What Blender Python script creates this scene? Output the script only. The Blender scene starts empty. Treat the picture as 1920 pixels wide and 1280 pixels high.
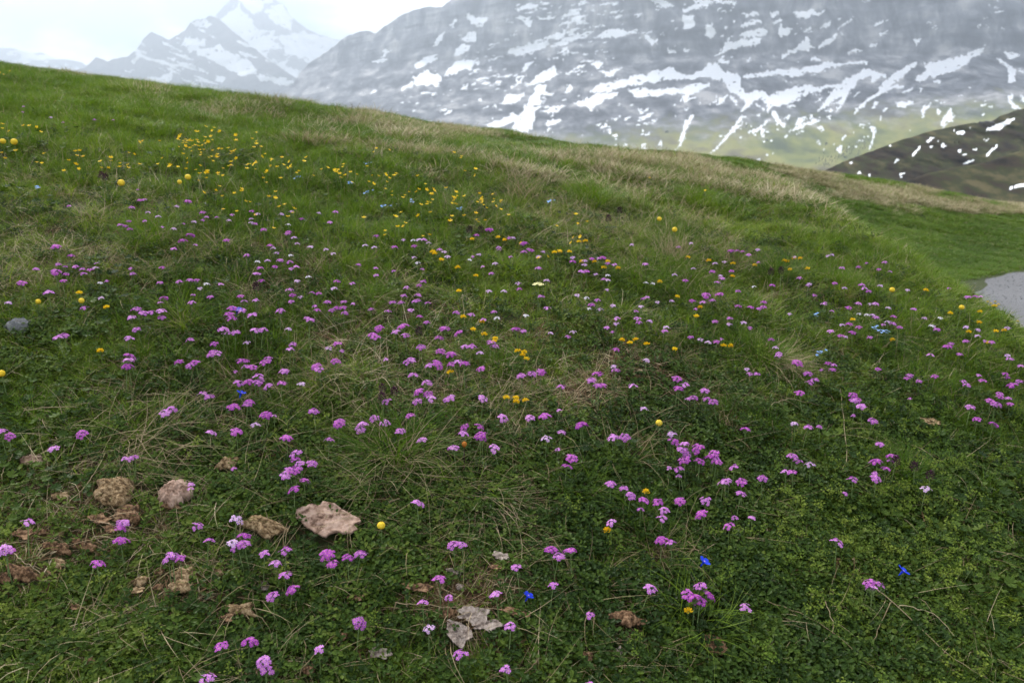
import bpy, math, random, time
import numpy as np
from mathutils import Vector, Matrix
T0 = time.time()
R = math.radians
rng = np.random.default_rng(7)
random.seed(7)
S = bpy.context.scene
COL = S.collection

# ------------------------------------------------------------------ camera
LENS = 28.0
PITCH = R(15.4)
cam_d = bpy.data.cameras.new('camera')
cam_d.lens = LENS; cam_d.sensor_width = 36.0
cam_d.clip_start = 0.05; cam_d.clip_end = 60000
cam_d.dof.use_dof = True
cam_d.dof.focus_distance = 1.85
cam_d.dof.aperture_fstop = 6.3
cam = bpy.data.objects.new('camera', cam_d); COL.objects.link(cam)
cam.location = (0, 0, 0); cam.rotation_euler = (R(90) - PITCH, 0, 0)
S.camera = cam

# ------------------------------------------------------------------ sky, sun, exposure
SUN_EL, SUN_AZ = R(48), R(-34)          # azimuth from +Y towards +X
w = bpy.data.worlds.new('World'); S.world = w; w.use_nodes = True
nt = w.node_tree; nt.nodes.clear()
def N(nt, t, **k):
    n = nt.nodes.new(t)
    for a, b in k.items():
        if a == 'ins':
            for i, v in b.items(): n.inputs[i].default_value = v
        else: setattr(n, a, b)
    return n
out = N(nt, 'ShaderNodeOutputWorld')
bg_sky = N(nt, 'ShaderNodeBackground', ins={'Strength': 0.055})
sky = N(nt, 'ShaderNodeTexSky', sky_type='NISHITA', sun_disc=False, sun_elevation=SUN_EL, sun_rotation=SUN_AZ,
        altitude=2200.0, air_density=1.0, dust_density=1.0)
nt.links.new(sky.outputs[0], bg_sky.inputs['Color'])
bg_cl = N(nt, 'ShaderNodeBackground', ins={'Color': (1.0, 0.985, 0.97, 1), 'Strength': 1.88})
tc = N(nt, 'ShaderNodeTexCoord')
mp = N(nt, 'ShaderNodeMapping', ins={'Scale': (2.2, 2.2, 5.0), 'Location': (0.9, 2.0, 0.5)})
nz = N(nt, 'ShaderNodeTexNoise', ins={'Scale': 1.6, 'Detail': 7.0, 'Roughness': 0.55})
rp = N(nt, 'ShaderNodeMapRange', interpolation_type='SMOOTHSTEP', ins={'From Min': 0.42, 'From Max': 0.60, 'To Min': 0.0, 'To Max': 1.0})
mx = N(nt, 'ShaderNodeMixShader')
nt.links.new(tc.outputs['Generated'], mp.inputs['Vector']); nt.links.new(mp.outputs[0], nz.inputs['Vector'])
nt.links.new(nz.outputs['Fac'], rp.inputs['Value']); nt.links.new(rp.outputs[0], mx.inputs['Fac'])
nt.links.new(bg_sky.outputs[0], mx.inputs[1]); nt.links.new(bg_cl.outputs[0], mx.inputs[2])
nt.links.new(mx.outputs[0], out.inputs['Surface'])

sun_d = bpy.data.lights.new('sun', 'SUN'); sun_d.energy = 3.2; sun_d.angle = R(9); sun_d.color = (1.0, 0.95, 0.87)
sun = bpy.data.objects.new('sun', sun_d); COL.objects.link(sun)
sun.rotation_euler = (-(R(90) - SUN_EL), 0, -SUN_AZ)
sun.location = (-20, 40, 60)
S.view_settings.view_transform = 'Standard'; S.view_settings.look = 'None'
S.view_settings.gamma = 1.0; S.view_settings.use_curve_mapping = False
S.view_settings.exposure = 1.27
try:
    S.cycles.use_denoising = True
    S.cycles.max_bounces = 5; S.cycles.diffuse_bounces = 3; S.cycles.transmission_bounces = 3; S.cycles.transparent_max_bounces = 6
except Exception: pass

# ------------------------------------------------------------------ helpers
def tag(o, label=None, cat=None, group=None, kind=None):
    if label: o['label'] = label
    if cat: o['category'] = cat
    if group: o['group'] = group
    if kind: o['kind'] = kind
    return o
def mesh(name, V, F, mats=(), mi=None, smooth=False):
    V = np.asarray(V, np.float32).reshape(-1, 3)
    me = bpy.data.meshes.new(name)
    if isinstance(F, np.ndarray):
        n, k = F.shape
        me.vertices.add(len(V)); me.vertices.foreach_set('co', V.ravel())
        me.loops.add(n * k); me.loops.foreach_set('vertex_index', F.astype(np.int32).ravel())
        me.polygons.add(n); me.polygons.foreach_set('loop_start', np.arange(0, n * k, k, dtype=np.int32))
        if mi is not None: me.polygons.foreach_set('material_index', np.asarray(mi, np.int32))
        me.update(calc_edges=True); me.validate()
    else:
        me.from_pydata([tuple(v) for v in V.tolist()], [], F)
        if mi is not None: me.polygons.foreach_set('material_index', np.asarray(mi, np.int32))
        me.update()
    if smooth: me.polygons.foreach_set('use_smooth', np.ones(len(me.polygons), bool))
    for m in (mats if isinstance(mats, (list, tuple)) else [mats]): me.materials.append(m)
    return me
def link(name, me, parent=None, loc=(0, 0, 0), rot=(0, 0, 0), sc=1.0):
    o = bpy.data.objects.new(name, me); COL.objects.link(o)
    o.location = loc; o.rotation_euler = rot
    o.scale = (sc, sc, sc) if np.isscalar(sc) else sc
    if parent is not None: o.parent = parent
    return o

class Geo:
    """collects vertices and polygons (any size) with a material index"""
    def __init__(s): s.V = []; s.F = []; s.M = []; s.n = 0
    def add(s, V, F, m=0):
        V = np.asarray(V, float).reshape(-1, 3)
        s.V.append(V); s.F += [tuple(int(i) + s.n for i in f) for f in F]; s.M += [m] * len(F); s.n += len(V)
    def build(s, name, mats, smooth=False):
        return mesh(name, np.concatenate(s.V), s.F, mats, s.M, smooth)

def tube(path, rad, k=5):
    P = np.asarray(path, float); n = len(P)
    rad = np.broadcast_to(rad, (n,))
    T = np.gradient(P, axis=0); T /= np.linalg.norm(T, axis=1)[:, None] + 1e-9
    ref = np.array([0.3, 0.9, 0.2]) if abs(T[0, 2]) > .5 else np.array([0, 0, 1.0])
    A = np.cross(T, ref); A /= np.linalg.norm(A, axis=1)[:, None] + 1e-9
    B = np.cross(T, A)
    an = np.arange(k) * 2 * math.pi / k
    V = P[:, None] + rad[:, None, None] * (np.cos(an)[None, :, None] * A[:, None] + np.sin(an)[None, :, None] * B[:, None])
    F = []
    for i in range(n - 1):
        for j in range(k):
            F.append((i*k+j, i*k+(j+1) % k, (i+1)*k+(j+1) % k, (i+1)*k+j))
    F.append(tuple(range(k))[::-1]); F.append(tuple((n-1)*k+j for j in range(k)))
    return V.reshape(-1, 3), F

def blades(base, az, length, lean0, lean1, width, seg=4, twist=None):
    """vectorised curved grass blades -> V, F(quads)"""
    n = len(base); base = np.asarray(base, float)
    s = np.linspace(0, 1, seg + 1)
    th = lean0[:, None] + (lean1 - lean0)[:, None] * s[None, :]
    dl = (length / seg)[:, None]
    h = np.concatenate([np.zeros((n, 1)), np.cumsum(np.sin((th[:, 1:] + th[:, :-1]) / 2) * dl, 1)], 1)
    v = np.concatenate([np.zeros((n, 1)), np.cumsum(np.cos((th[:, 1:] + th[:, :-1]) / 2) * dl, 1)], 1)
    ca, sa = np.cos(az)[:, None], np.sin(az)[:, None]
    if twist is not None:
        k = twist[:, None] * s[None, :] ** 2 * length[:, None]
    else: k = 0
    C = np.stack([base[:, 0:1] + ca * h - sa * k, base[:, 1:2] + sa * h + ca * k, base[:, 2:3] + v], -1)
    wd = width[:, None] * np.clip(1.05 - s ** 1.6, 0.08, 1)[None, :] * .5
    Wv = np.stack([-sa * wd, ca * wd, 0 * wd], -1)
    V = np.stack([C - Wv, C + Wv], 2).reshape(n, -1, 3)
    m = 2 * (seg + 1)
    q = np.array([[2*i, 2*i+1, 2*i+3, 2*i+2] for i in range(seg)])
    F = (np.arange(n)[:, None, None] * m + q[None]).reshape(-1, 4)
    return V.reshape(-1, 3), F

# ------------------------------------------------------------------ materials
def nodemat(name):
    m = bpy.data.materials.new(name); m.use_nodes = True
    t = m.node_tree; t.nodes.clear()
    o = N(t, 'ShaderNodeOutputMaterial')
    return m, t, o
def ramp(t, stops, inter='LINEAR'):
    n = N(t, 'ShaderNodeValToRGB'); cr = n.color_ramp; cr.interpolation = inter
    while len(cr.elements) < len(stops): cr.elements.new(0.5)
    for e, (p, c) in zip(cr.elements, stops): e.position = p; e.color = (*c, 1)
    return n
def plant_mat(name, stops, trans=0.3, rough=0.55, noise_scale=0.9, rnd=0.5, spec=0.10, tcol=None):
    """leaf material: hue drifts over the meadow (noise at the plant's place) and from plant to plant (random)"""
    m, t, o = nodemat(name)
    oi = N(t, 'ShaderNodeObjectInfo')
    nz = N(t, 'ShaderNodeTexNoise', ins={'Scale': noise_scale, 'Detail': 3.0})
    t.links.new(oi.outputs['Location'], nz.inputs['Vector'])
    mr = N(t, 'ShaderNodeMapRange', ins={'From Min': 0.3, 'From Max': 0.7})
    t.links.new(nz.outputs['Fac'], mr.inputs['Value'])
    mi = N(t, 'ShaderNodeMix', data_type='FLOAT'); mi.inputs[0].default_value = rnd
    t.links.new(mr.outputs[0], mi.inputs[2]); t.links.new(oi.outputs['Random'], mi.inputs[3])
    ge = N(t, 'ShaderNodeNewGeometry')
    ad = N(t, 'ShaderNodeMath', operation='MULTIPLY_ADD'); ad.inputs[1].default_value = 0.35
    sb = N(t, 'ShaderNodeMath', operation='SUBTRACT'); sb.inputs[1].default_value = 0.5
    t.links.new(ge.outputs['Random Per Island'], sb.inputs[0]); t.links.new(sb.outputs[0], ad.inputs[0]); t.links.new(mi.outputs[0], ad.inputs[2])
    rp = ramp(t, stops); t.links.new(ad.outputs[0], rp.inputs[0])
    p = N(t, 'ShaderNodeBsdfPrincipled', ins={'Roughness': rough, 'Specular IOR Level': spec})
    t.links.new(rp.outputs[0], p.inputs['Base Color'])
    tr = N(t, 'ShaderNodeBsdfTranslucent')
    if tcol is None: t.links.new(rp.outputs[0], tr.inputs['Color'])
    else:
        mm = N(t, 'ShaderNodeMix', data_type='RGBA', blend_type='MULTIPLY'); mm.inputs[0].default_value = 1
        mm.inputs[7].default_value = (*tcol, 1)
        t.links.new(rp.outputs[0], mm.inputs[6]); t.links.new(mm.outputs[2], tr.inputs['Color'])
    mx = N(t, 'ShaderNodeMixShader'); mx.inputs[0].default_value = trans
    t.links.new(p.outputs[0], mx.inputs[1]); t.links.new(tr.outputs[0], mx.inputs[2])
    t.links.new(mx.outputs[0], o.inputs['Surface'])
    return m
def rough_mat(name, stops, scale=30.0, detail=6.0, rough=0.9, bump=0.4, bdist=0.004, coord='Object', stretch=(1, 1, 1), stops2=None, scale2=4.0, mixf=0.5):
    m, t, o = nodemat(name)
    tc = N(t, 'ShaderNodeTexCoord'); mp = N(t, 'ShaderNodeMapping', ins={'Scale': stretch})
    t.links.new(tc.outputs[coord], mp.inputs['Vector'])
    nz = N(t, 'ShaderNodeTexNoise', ins={'Scale': scale, 'Detail': detail, 'Roughness': 0.65})
    t.links.new(mp.outputs[0], nz.inputs['Vector'])
    rp = ramp(t, stops); t.links.new(nz.outputs['Fac'], rp.inputs[0])
    colour = rp.outputs[0]
    if stops2:
        n2 = N(t, 'ShaderNodeTexNoise', ins={'Scale': scale2, 'Detail': 4.0}); t.links.new(tc.outputs[coord], n2.inputs['Vector'])
        r2 = ramp(t, stops2); t.links.new(n2.outputs['Fac'], r2.inputs[0])
        mm = N(t, 'ShaderNodeMix', data_type='RGBA'); mm.inputs[0].default_value = mixf
        t.links.new(colour, mm.inputs[6]); t.links.new(r2.outputs[0], mm.inputs[7]); colour = mm.outputs[2]
    p = N(t, 'ShaderNodeBsdfPrincipled', ins={'Roughness': rough, 'Specular IOR Level': 0.2})
    t.links.new(colour, p.inputs['Base Color'])
    if bump:
        b = N(t, 'ShaderNodeBump', ins={'Strength': bump, 'Distance': bdist})
        t.links.new(nz.outputs['Fac'], b.inputs['Height']); t.links.new(b.outputs[0], p.inputs['Normal'])
    t.links.new(p.outputs[0], o.inputs['Surface'])
    return m

M = {}
M['grass'] = plant_mat('grass', [(0.0, (0.0262, 0.0536, 0.0057)), (0.35, (0.0684, 0.1208, 0.0103)), (0.65, (0.1231, 0.1915, 0.0194)), (1.0, (0.1995, 0.2565, 0.0433))], .36, .5, tcol=(1.25, 1.2, .6))
M['lush'] = plant_mat('lush', [(0.0, (0.0212, 0.0530, 0.0053)), (0.5, (0.0657, 0.1251, 0.0106)), (1.0, (0.1378, 0.2067, 0.0244))], .36, .5, 0.7, tcol=(1.2, 1.15, .6))
M['clover'] = plant_mat('clover', [(0.0, (0.0108, 0.0253, 0.0048)), (0.4, (0.0253, 0.0511, 0.0072)), (0.75, (0.0529, 0.0872, 0.0108)), (1.0, (0.0993, 0.1293, 0.0211))], .28, .5, 1.6, rnd=.65, tcol=(1.3, 1.2, .5))  # leaf green kept extra dark, painting in the dim, shadowed foreground
M['lime'] = plant_mat('lime', [(0.0, (0.0648, 0.1166, 0.0130)), (1.0, (0.1555, 0.1944, 0.0292))], .3, .6, 1.6)
M['dry'] = plant_mat('dry', [(0.0, (0.0946, 0.0688, 0.0361)), (0.4, (0.2064, 0.1591, 0.0903)), (0.75, (0.3354, 0.2709, 0.1720)), (1.0, (0.4644, 0.3956, 0.2752))], .2, .7, 0.8)
M['dead'] = plant_mat('dead', [(0.0, (0.0280, 0.0160, 0.0080)), (0.5, (0.0800, 0.0464, 0.0224)), (1.0, (0.1760, 0.1120, 0.0600))], .1, .8, 0.8)
M['stem'] = plant_mat('stem', [(0.0, (0.0800, 0.1280, 0.0400)), (1.0, (0.1520, 0.2000, 0.0800))], .2, .6)
M['rosette'] = plant_mat('rosette', [(0.0, (0.0624, 0.1248, 0.0273)), (1.0, (0.1248, 0.1950, 0.0585))], .3, .5)
M['pink'] = plant_mat('pink', [(0.0, (0.2944, 0.0782, 0.3312)), (0.5, (0.4232, 0.1380, 0.4692)), (1.0, (0.5520, 0.2484, 0.5980))], .3, .6, 2.0, rnd=.8, tcol=(1.1, .8, 1.1))
M['deep'] = plant_mat('deep', [(0.0, (0.2848, 0.0435, 0.3165)), (1.0, (0.4272, 0.0989, 0.4510))], .3, .6, 2.0, rnd=.8, tcol=(1.1, .8, 1.1))
M['pale'] = plant_mat('pale', [(0.0, (0.4300, 0.2408, 0.4988)), (1.0, (0.5504, 0.3784, 0.6020))], .3, .6, 2.0, rnd=.8)
M['white'] = plant_mat('white', [(0.0, (0.5220, 0.4680, 0.5760)), (1.0, (0.6480, 0.6120, 0.6840))], .3, .6, 2.0, rnd=.8)
M['eye'] = plant_mat('eye', [(0.0, (.60, .36, .05)), (1.0, (.70, .50, .10))], .1, .6)
M['yellow'] = plant_mat('yellow', [(0.0, (.60, .37, .010)), (1.0, (.74, .52, .02))], .25, .5, 2.0, rnd=.8)
M['globe'] = plant_mat('globe', [(0.0, (0.6336, 0.4400, 0.0264)), (1.0, (0.7040, 0.5456, 0.0616))], .25, .5, 2.0, rnd=.8)
M['cream'] = plant_mat('cream', [(0.0, (0.5950, 0.5610, 0.2550)), (1.0, (0.6630, 0.6375, 0.3570))], .25, .5)
M['gentian'] = plant_mat('gentian', [(0.0, (.010, .025, .42)), (1.0, (.02, .06, .62))], .2, .5)
M['violet'] = plant_mat('violet', [(0.0, (.05, .035, .28)), (1.0, (.09, .07, .42))], .2, .5)
M['skyblue'] = plant_mat('skyblue', [(0.0, (0.1275, 0.2550, 0.5270)), (1.0, (0.2550, 0.3825, 0.6375))], .2, .5)
M['darkbrown'] = plant_mat('darkbrown', [(0.0, (.016, .006, .012)), (1.0, (.055, .018, .034))], .1, .7)
M['rust'] = plant_mat('rust', [(0.0, (.26, .09, .015)), (1.0, (.42, .17, .03))], .1, .7)
M['soil'] = rough_mat('soil', [(0.25, (0.0098, 0.0077, 0.0042)), (0.5, (0.0224, 0.0196, 0.0084)), (0.75, (0.0525, 0.0420, 0.0224))], 22.0, 8, .95, .8, .02,
                      stops2=[(0.3, (.014, .026, .006)), (0.7, (.050, .070, .018))], scale2=1.3, mixf=.55)
M['dung_pink'] = rough_mat('dung_pink', [(0.39, (0.0761, 0.0440, 0.0293)), (0.49, (0.2107, 0.1375, 0.1024)), (0.62, (0.3045, 0.2166, 0.1698))], 95.0, 9, .95, .9, .004, stretch=(0.5855, 0.5855, 0.2927))
M['dung_tan'] = rough_mat('dung_tan', [(0.39, (0.0483, 0.0282, 0.0131)), (0.50, (0.1759, 0.1143, 0.0573)), (0.62, (0.3519, 0.2551, 0.1495))], 110.0, 9, .95, 1.0, .005, stretch=(0.8797, 1.5835, 0.5278))
M['dung_brown'] = rough_mat('dung_brown', [(0.39, (0.0319, 0.0170, 0.0085)), (0.5, (0.1115, 0.0616, 0.0319)), (0.63, (0.2444, 0.1487, 0.0850))], 120.0, 9, .95, 1.0, .005)
M['dung_grey'] = rough_mat('dung_grey', [(0.39, (0.0807, 0.0606, 0.0505)), (0.5, (0.1817, 0.1448, 0.1212)), (0.63, (0.2827, 0.2356, 0.2020))], 100.0, 9, .95, .8, .004)
M['stone'] = rough_mat('stone', [(0.3, (0.0560, 0.0576, 0.0624)), (0.7, (0.1280, 0.1320, 0.1400))], 30.0, 8, .9, .5, .005)
M['gravel'] = rough_mat('gravel', [(0.25, (0.0494, 0.0494, 0.0526)), (0.5, (0.0888, 0.0888, 0.0934)), (0.75, (0.1381, 0.1381, 0.1447))], 70.0, 6, .95, .7, .012,
                        stops2=[(0.3, (.10, .10, .104)), (0.7, (.165, .165, .172))], scale2=.8, mixf=.4)
M['pebble'] = plant_mat('pebble', [(0.0, (.09, .09, .094)), (1.0, (.21, .21, .217))], 0.0, .9)
M['straw'] = plant_mat('straw', [(0.0, (.15, .12, .062)), (0.5, (.31, .26, .155)), (1.0, (.47, .41, .28))], .25, .7, 0.8)
FPX=1493.0;  CP,SP=math.cos(PITCH),math.sin(PITCH)
def sstep(a,b,x):
    t=np.clip((x-a)/(b-a),0,1); return t*t*(3-2*t)
def vhash(i,j,s):
    h=(i.astype(np.int64)*374761393+j.astype(np.int64)*668265263+s*974711)&0x7fffffff
    h=((h^(h>>13))*1274126177)&0x7fffffff
    return ((h^(h>>16))&0xffff)/65535.0
def vnoise(x,y,s=0):
    i=np.floor(x);j=np.floor(y);u=x-i;v=y-j
    u=u*u*u*(u*(u*6-15)+10); v=v*v*v*(v*(v*6-15)+10)
    a=vhash(i,j,s);b=vhash(i+1,j,s);c=vhash(i,j+1,s);d=vhash(i+1,j+1,s)
    return (a*(1-u)+b*u)*(1-v)+(c*(1-u)+d*u)*v-.5
def fbm(x,y,s=0,o=4):
    r=0;a=1.0
    for k in range(o):
        r=r+a*vnoise(x*2**k+17.3*k,y*2**k+5.1*k,s+k); a*=.5
    return r
YS=[-8,-2,0,1.5,2.5,3.5,4.5,6,8,10,12,14,17,22,30,45,70]
SL=[.35,.39,.40,.38,.30,.175,.065,.005,-.025,-.03,-.06,-.09,-.2,-.35,-.42,-.5,-.5]
YY=np.linspace(-8,70,1561); SS=np.interp(YY,YS,SL)
PP=np.concatenate([[0],np.cumsum((SS[1:]+SS[:-1])/2*np.diff(YY))]); PP-=np.interp(0,YY,PP)
def base(x,y):
    tilt=np.interp(y,[0,3,7,13,20],[.09,.11,.13,.145,.15])
    xx=np.clip(x,-60,60); xx=np.where(xx>0,xx-.32*np.clip(y-5,0,8)*xx*xx/(xx*xx+8),xx)
    return -1.475+np.interp(y,YY,PP)-tilt*xx
PATH=np.array([[5.2,-6],[4.5,-1],[4.05,2],[3.96,4],[4.14,5.38],[4.80,6.56],[6.1,7.45],[9,8.75],[14,11.2],[22,15],[34,20]])
def pathdist(x,y):
    d=np.full(np.shape(x),1e9)
    for a,b in zip(PATH[:-1],PATH[1:]):
        e=b-a; t=np.clip(((x-a[0])*e[0]+(y-a[1])*e[1])/(e@e),0,1)
        px=a[0]+t*e[0]; py=a[1]+t*e[1]
        d=np.minimum(d,np.hypot(x-px,y-py))
    return d
def pathside(x,y): # >0 on far/right side
    best=np.full(np.shape(x),1e9); s=np.zeros(np.shape(x))
    for a,b in zip(PATH[:-1],PATH[1:]):
        e=b-a; t=np.clip(((x-a[0])*e[0]+(y-a[1])*e[1])/(e@e),0,1)
        d=np.hypot(x-a[0]-t*e[0],y-a[1]-t*e[1])
        c=e[0]*(y-a[1])-e[1]*(x-a[0])
        s=np.where(d<best,c,s); best=np.minimum(best,d)
    return s  # >0 left of travel direction
HW=.95
def zpath(x,y): return -1.38-.03*np.clip(y-6,0,40)-.02*np.clip(2-y,0,10)
def ground(x,y,rough=True):
    x=np.asarray(x,float);y=np.asarray(y,float)
    b=base(x,y)
    lump=.10*fbm(x*.55,y*.55,3,2)*sstep(3,8,y)+.05*fbm(x*1.3,y*1.3,11,2)
    if rough: lump=lump+.035*fbm(x*5,y*5,23,2)
    d=pathdist(x,y)
    sideL=pathside(x,y)>0
    far=sstep(3.5,6.5,y)
    W=np.where(sideL, .85+ 4.5*far*0+ .0*d, 3.0)
    # left of the path: knoll bank near the camera, gentle lawn beyond the bend
    W=np.where(sideL, 1.55+2.7*sstep(5.2,7.5,y), 3.0)
    w=sstep(0,1,(d-HW)/W)
    zp=zpath(x,y)
    z=zp+(b+lump-zp)*w
    return z
def proj(x,y,z):
    dz=y*CP-z*SP; u=y*SP+z*CP
    return 960+FPX*x/dz, 640-FPX*u/dz, dz
def raydir(px,py):
    a=(np.asarray(px,float)-960)/FPX; b=(640-np.asarray(py,float))/FPX
    return a, CP+b*SP, -SP+b*CP
def unproj(px,py,h=0.0,tmax=60,rough=True):
    dx,dy,dz=raydir(px,py); dx,dy,dz=np.broadcast_arrays(dx,dy,dz)
    t=np.full(dx.shape,.5); hit=np.zeros(dx.shape,bool); tl=t.copy()
    ts=.9*np.exp(np.linspace(0,math.log(tmax/.9),260))
    lo=np.full(dx.shape,np.nan);hi=np.full(dx.shape,np.nan);prev=.5
    for s in ts:
        below=(dz*s<ground(dx*s,dy*s,rough)+h)&~hit
        lo=np.where(below,prev,lo);hi=np.where(below,s,hi);hit|=below;prev=s
    for _ in range(22):
        m=(lo+hi)/2; b=dz*m<ground(dx*m,dy*m,rough)+h
        hi=np.where(b,m,hi);lo=np.where(b,lo,m)
    return dx*hi,dy*hi,dz*hi,hit
# ------------------------------------------------------------------ terrain
r = 26
seg_a, seg_r = 560, 250
ang = np.linspace(-math.pi, math.pi, seg_a + 1)
# finer where the camera looks (towards +Y)
ang = ang - 0.62 * np.sin(ang) * 0.9
rad = 0.25 * np.exp(np.linspace(0, math.log(75 / .25), seg_r))
A_, R_ = np.meshgrid(ang[:-1], rad)
GX, GY = R_ * np.sin(A_), R_ * np.cos(A_)
GZ = ground(GX, GY)
V = np.stack([GX, GY, GZ], -1).reshape(-1, 3)
V = np.concatenate([V, [[0, 0, float(ground(0., 0.))]]])
i, j = np.meshgrid(np.arange(seg_r - 1), np.arange(seg_a), indexing='ij')
jn = (j + 1) % seg_a
F = np.stack([i*seg_a+j, i*seg_a+jn, (i+1)*seg_a+jn, (i+1)*seg_a+j], -1).reshape(-1, 4)
F = F[:, ::-1]
me = mesh('ground', V, F, [M['soil']], smooth=True)
g = link('ground', me); tag(g, 'sloping alpine meadow soil under the grass and flowers', None, None, 'structure')

# gravel path that bends round the knoll on the right
pts = []
for a, b in zip(PATH[:-1], PATH[1:]):
    n = max(2, int(np.linalg.norm(b - a) / .25))
    for k in range(n): pts.append(a + (b - a) * k / n)
pts = np.array(pts)
for _ in range(6): pts[1:-1] = (pts[:-2] + 2 * pts[1:-1] + pts[2:]) / 4
tn = np.gradient(pts, axis=0); tn /= np.linalg.norm(tn, axis=1)[:, None]
nr = np.stack([-tn[:, 1], tn[:, 0]], 1)
ws = np.linspace(-1, 1, 15)
PX = pts[:, None, :] + nr[:, None, :] * (ws[None, :, None] * (HW + .06 + .05 * np.sin(np.arange(len(pts)) * 1.7)[:, None, None]))
PZ = np.maximum(zpath(PX[..., 0], PX[..., 1]), ground(PX[..., 0], PX[..., 1])) + .012 - .02 * np.abs(ws[None, :]) ** 3 + .01 * vnoise(PX[..., 0] * 3, PX[..., 1] * 3, 5)
V = np.concatenate([PX, PZ[..., None]], -1).reshape(-1, 3)
n, k = PX.shape[:2]
i, j = np.meshgrid(np.arange(n - 1), np.arange(k - 1), indexing='ij')
F = np.stack([i*k+j, i*k+j+1, (i+1)*k+j+1, (i+1)*k+j], -1).reshape(-1, 4)[:, ::-1]
pm = link('path', mesh('path', V, F, [M['gravel']], smooth=True))
tag(pm, 'grey gravel path curving round the edge of the meadow', None, None, 'structure')

# valley floor far below, between the meadow and the mountains
vx = np.linspace(-9000, 9000, 73); vy = np.concatenate([np.linspace(-3000, 30, 12), np.linspace(60, 1200, 20), np.linspace(1500, 14000, 26)])
VX, VY = np.meshgrid(vx, vy)
VZ = np.interp(VY, [-3000, 30, 60, 400, 1000, 3000, 14000], [-60, -60, -62, -190, -330, -470, -470]) + 25 * fbm(VX / 500, VY / 500, 31, 3) * sstep(100, 900, VY)
V = np.stack([VX, VY, VZ], -1).reshape(-1, 3); n, k = VX.shape
i, j = np.meshgrid(np.arange(n - 1), np.arange(k - 1), indexing='ij')
F = np.stack([i*k+j, i*k+j+1, (i+1)*k+j+1, (i+1)*k+j], -1).reshape(-1, 4)

def alp_mat(name, z_lo, z_hi, rock, green, sc=.004, stripe=1.0, climb=0.0):
    """mountain: grass low down, grey banded rock above, both broken up by noise in world metres"""
    m, t, o = nodemat(name)
    ge = N(t, 'ShaderNodeNewGeometry')
    wp = N(t, 'ShaderNodeTexNoise', ins={'Scale': sc * 1.2, 'Detail': 4.0}); t.links.new(ge.outputs['Position'], wp.inputs['Vector'])
    wv = N(t, 'ShaderNodeVectorMath', operation='MULTIPLY_ADD'); wv.inputs[1].default_value = (.42 / sc, .42 / sc, .3 / sc)
    t.links.new(wp.outputs['Color'], wv.inputs[0]); t.links.new(ge.outputs['Position'], wv.inputs[2])
    mp1 = N(t, 'ShaderNodeMapping', ins={'Scale': (1, 1, .16 * stripe), 'Rotation': (0, R(7), 0)}); t.links.new(wv.outputs[0], mp1.inputs['Vector'])
    n1 = N(t, 'ShaderNodeTexNoise', ins={'Scale': sc * 3.2, 'Detail': 9.0, 'Roughness': .66}); t.links.new(mp1.outputs[0], n1.inputs['Vector'])
    mp2 = N(t, 'ShaderNodeMapping', ins={'Scale': (.45, .45, 2.6), 'Rotation': (0, R(-11), 0)}); t.links.new(wv.outputs[0], mp2.inputs['Vector'])
    n2 = N(t, 'ShaderNodeTexNoise', ins={'Scale': sc * 1.3, 'Detail': 8.0, 'Roughness': .62}); t.links.new(mp2.outputs[0], n2.inputs['Vector'])
    av = N(t, 'ShaderNodeMix', data_type='FLOAT'); av.inputs[0].default_value = .42
    t.links.new(n1.outputs['Fac'], av.inputs[2]); t.links.new(n2.outputs['Fac'], av.inputs[3])
    rr = ramp(t, rock); t.links.new(av.outputs[0], rr.inputs[0])
    n3 = N(t, 'ShaderNodeTexNoise', ins={'Scale': sc, 'Detail': 8.0, 'Roughness': .6}); t.links.new(ge.outputs['Position'], n3.inputs['Vector'])
    rg = ramp(t, green); t.links.new(n3.outputs['Fac'], rg.inputs[0])
    sp = N(t, 'ShaderNodeSeparateXYZ'); t.links.new(ge.outputs['Position'], sp.inputs[0])
    ma = N(t, 'ShaderNodeMath', operation='MULTIPLY_ADD'); ma.inputs[1].default_value = (z_hi - z_lo) * 1.6
    mk = N(t, 'ShaderNodeMath', operation='MULTIPLY_ADD'); mk.inputs[1].default_value = -climb; t.links.new(sp.outputs['X'], mk.inputs[0]); t.links.new(sp.outputs['Z'], mk.inputs[2])
    t.links.new(n1.outputs['Fac'], ma.inputs[0]); t.links.new(mk.outputs[0], ma.inputs[2])
    mr = N(t, 'ShaderNodeMapRange', interpolation_type='SMOOTHSTEP', ins={'From Min': z_lo + (z_hi - z_lo) * .8, 'From Max': z_hi + (z_hi - z_lo) * .8})
    t.links.new(ma.outputs[0], mr.inputs['Value'])
    mm = N(t, 'ShaderNodeMix', data_type='RGBA'); t.links.new(mr.outputs[0], mm.inputs[0])
    t.links.new(rg.outputs[0], mm.inputs[6]); t.links.new(rr.outputs[0], mm.inputs[7])
    p = N(t, 'ShaderNodeBsdfPrincipled', ins={'Roughness': .95, 'Specular IOR Level': .1}); t.links.new(mm.outputs[2], p.inputs['Base Color'])
    t.links.new(p.outputs[0], o.inputs['Surface'])
    return m
ROCK = [(0.39, (.010, .011, .016)), (0.455, (.060, .064, .078)), (0.52, (.155, .16, .178)), (0.61, (.40, .39, .385))]  # rock tones, contrast widened to paint gully shading that backlight leaves out
ROCKB = [(0.3, (.05, .048, .05)), (0.5, (.10, .095, .095)), (0.7, (.16, .15, .145))]
GREEN = [(0.36, (.060, .080, .020)), (0.46, (.17, .19, .035)), (0.54, (.28, .27, .06)), (0.64, (.14, .12, .055))]  # alp grass tones, the bright yellow-green paints patches of sunlight into the colour
BROWN = [(0.36, (.008, .006, .004)), (0.45, (.028, .020, .012)), (0.53, (.025, .029, .009)), (0.64, (.074, .062, .029))]
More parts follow.
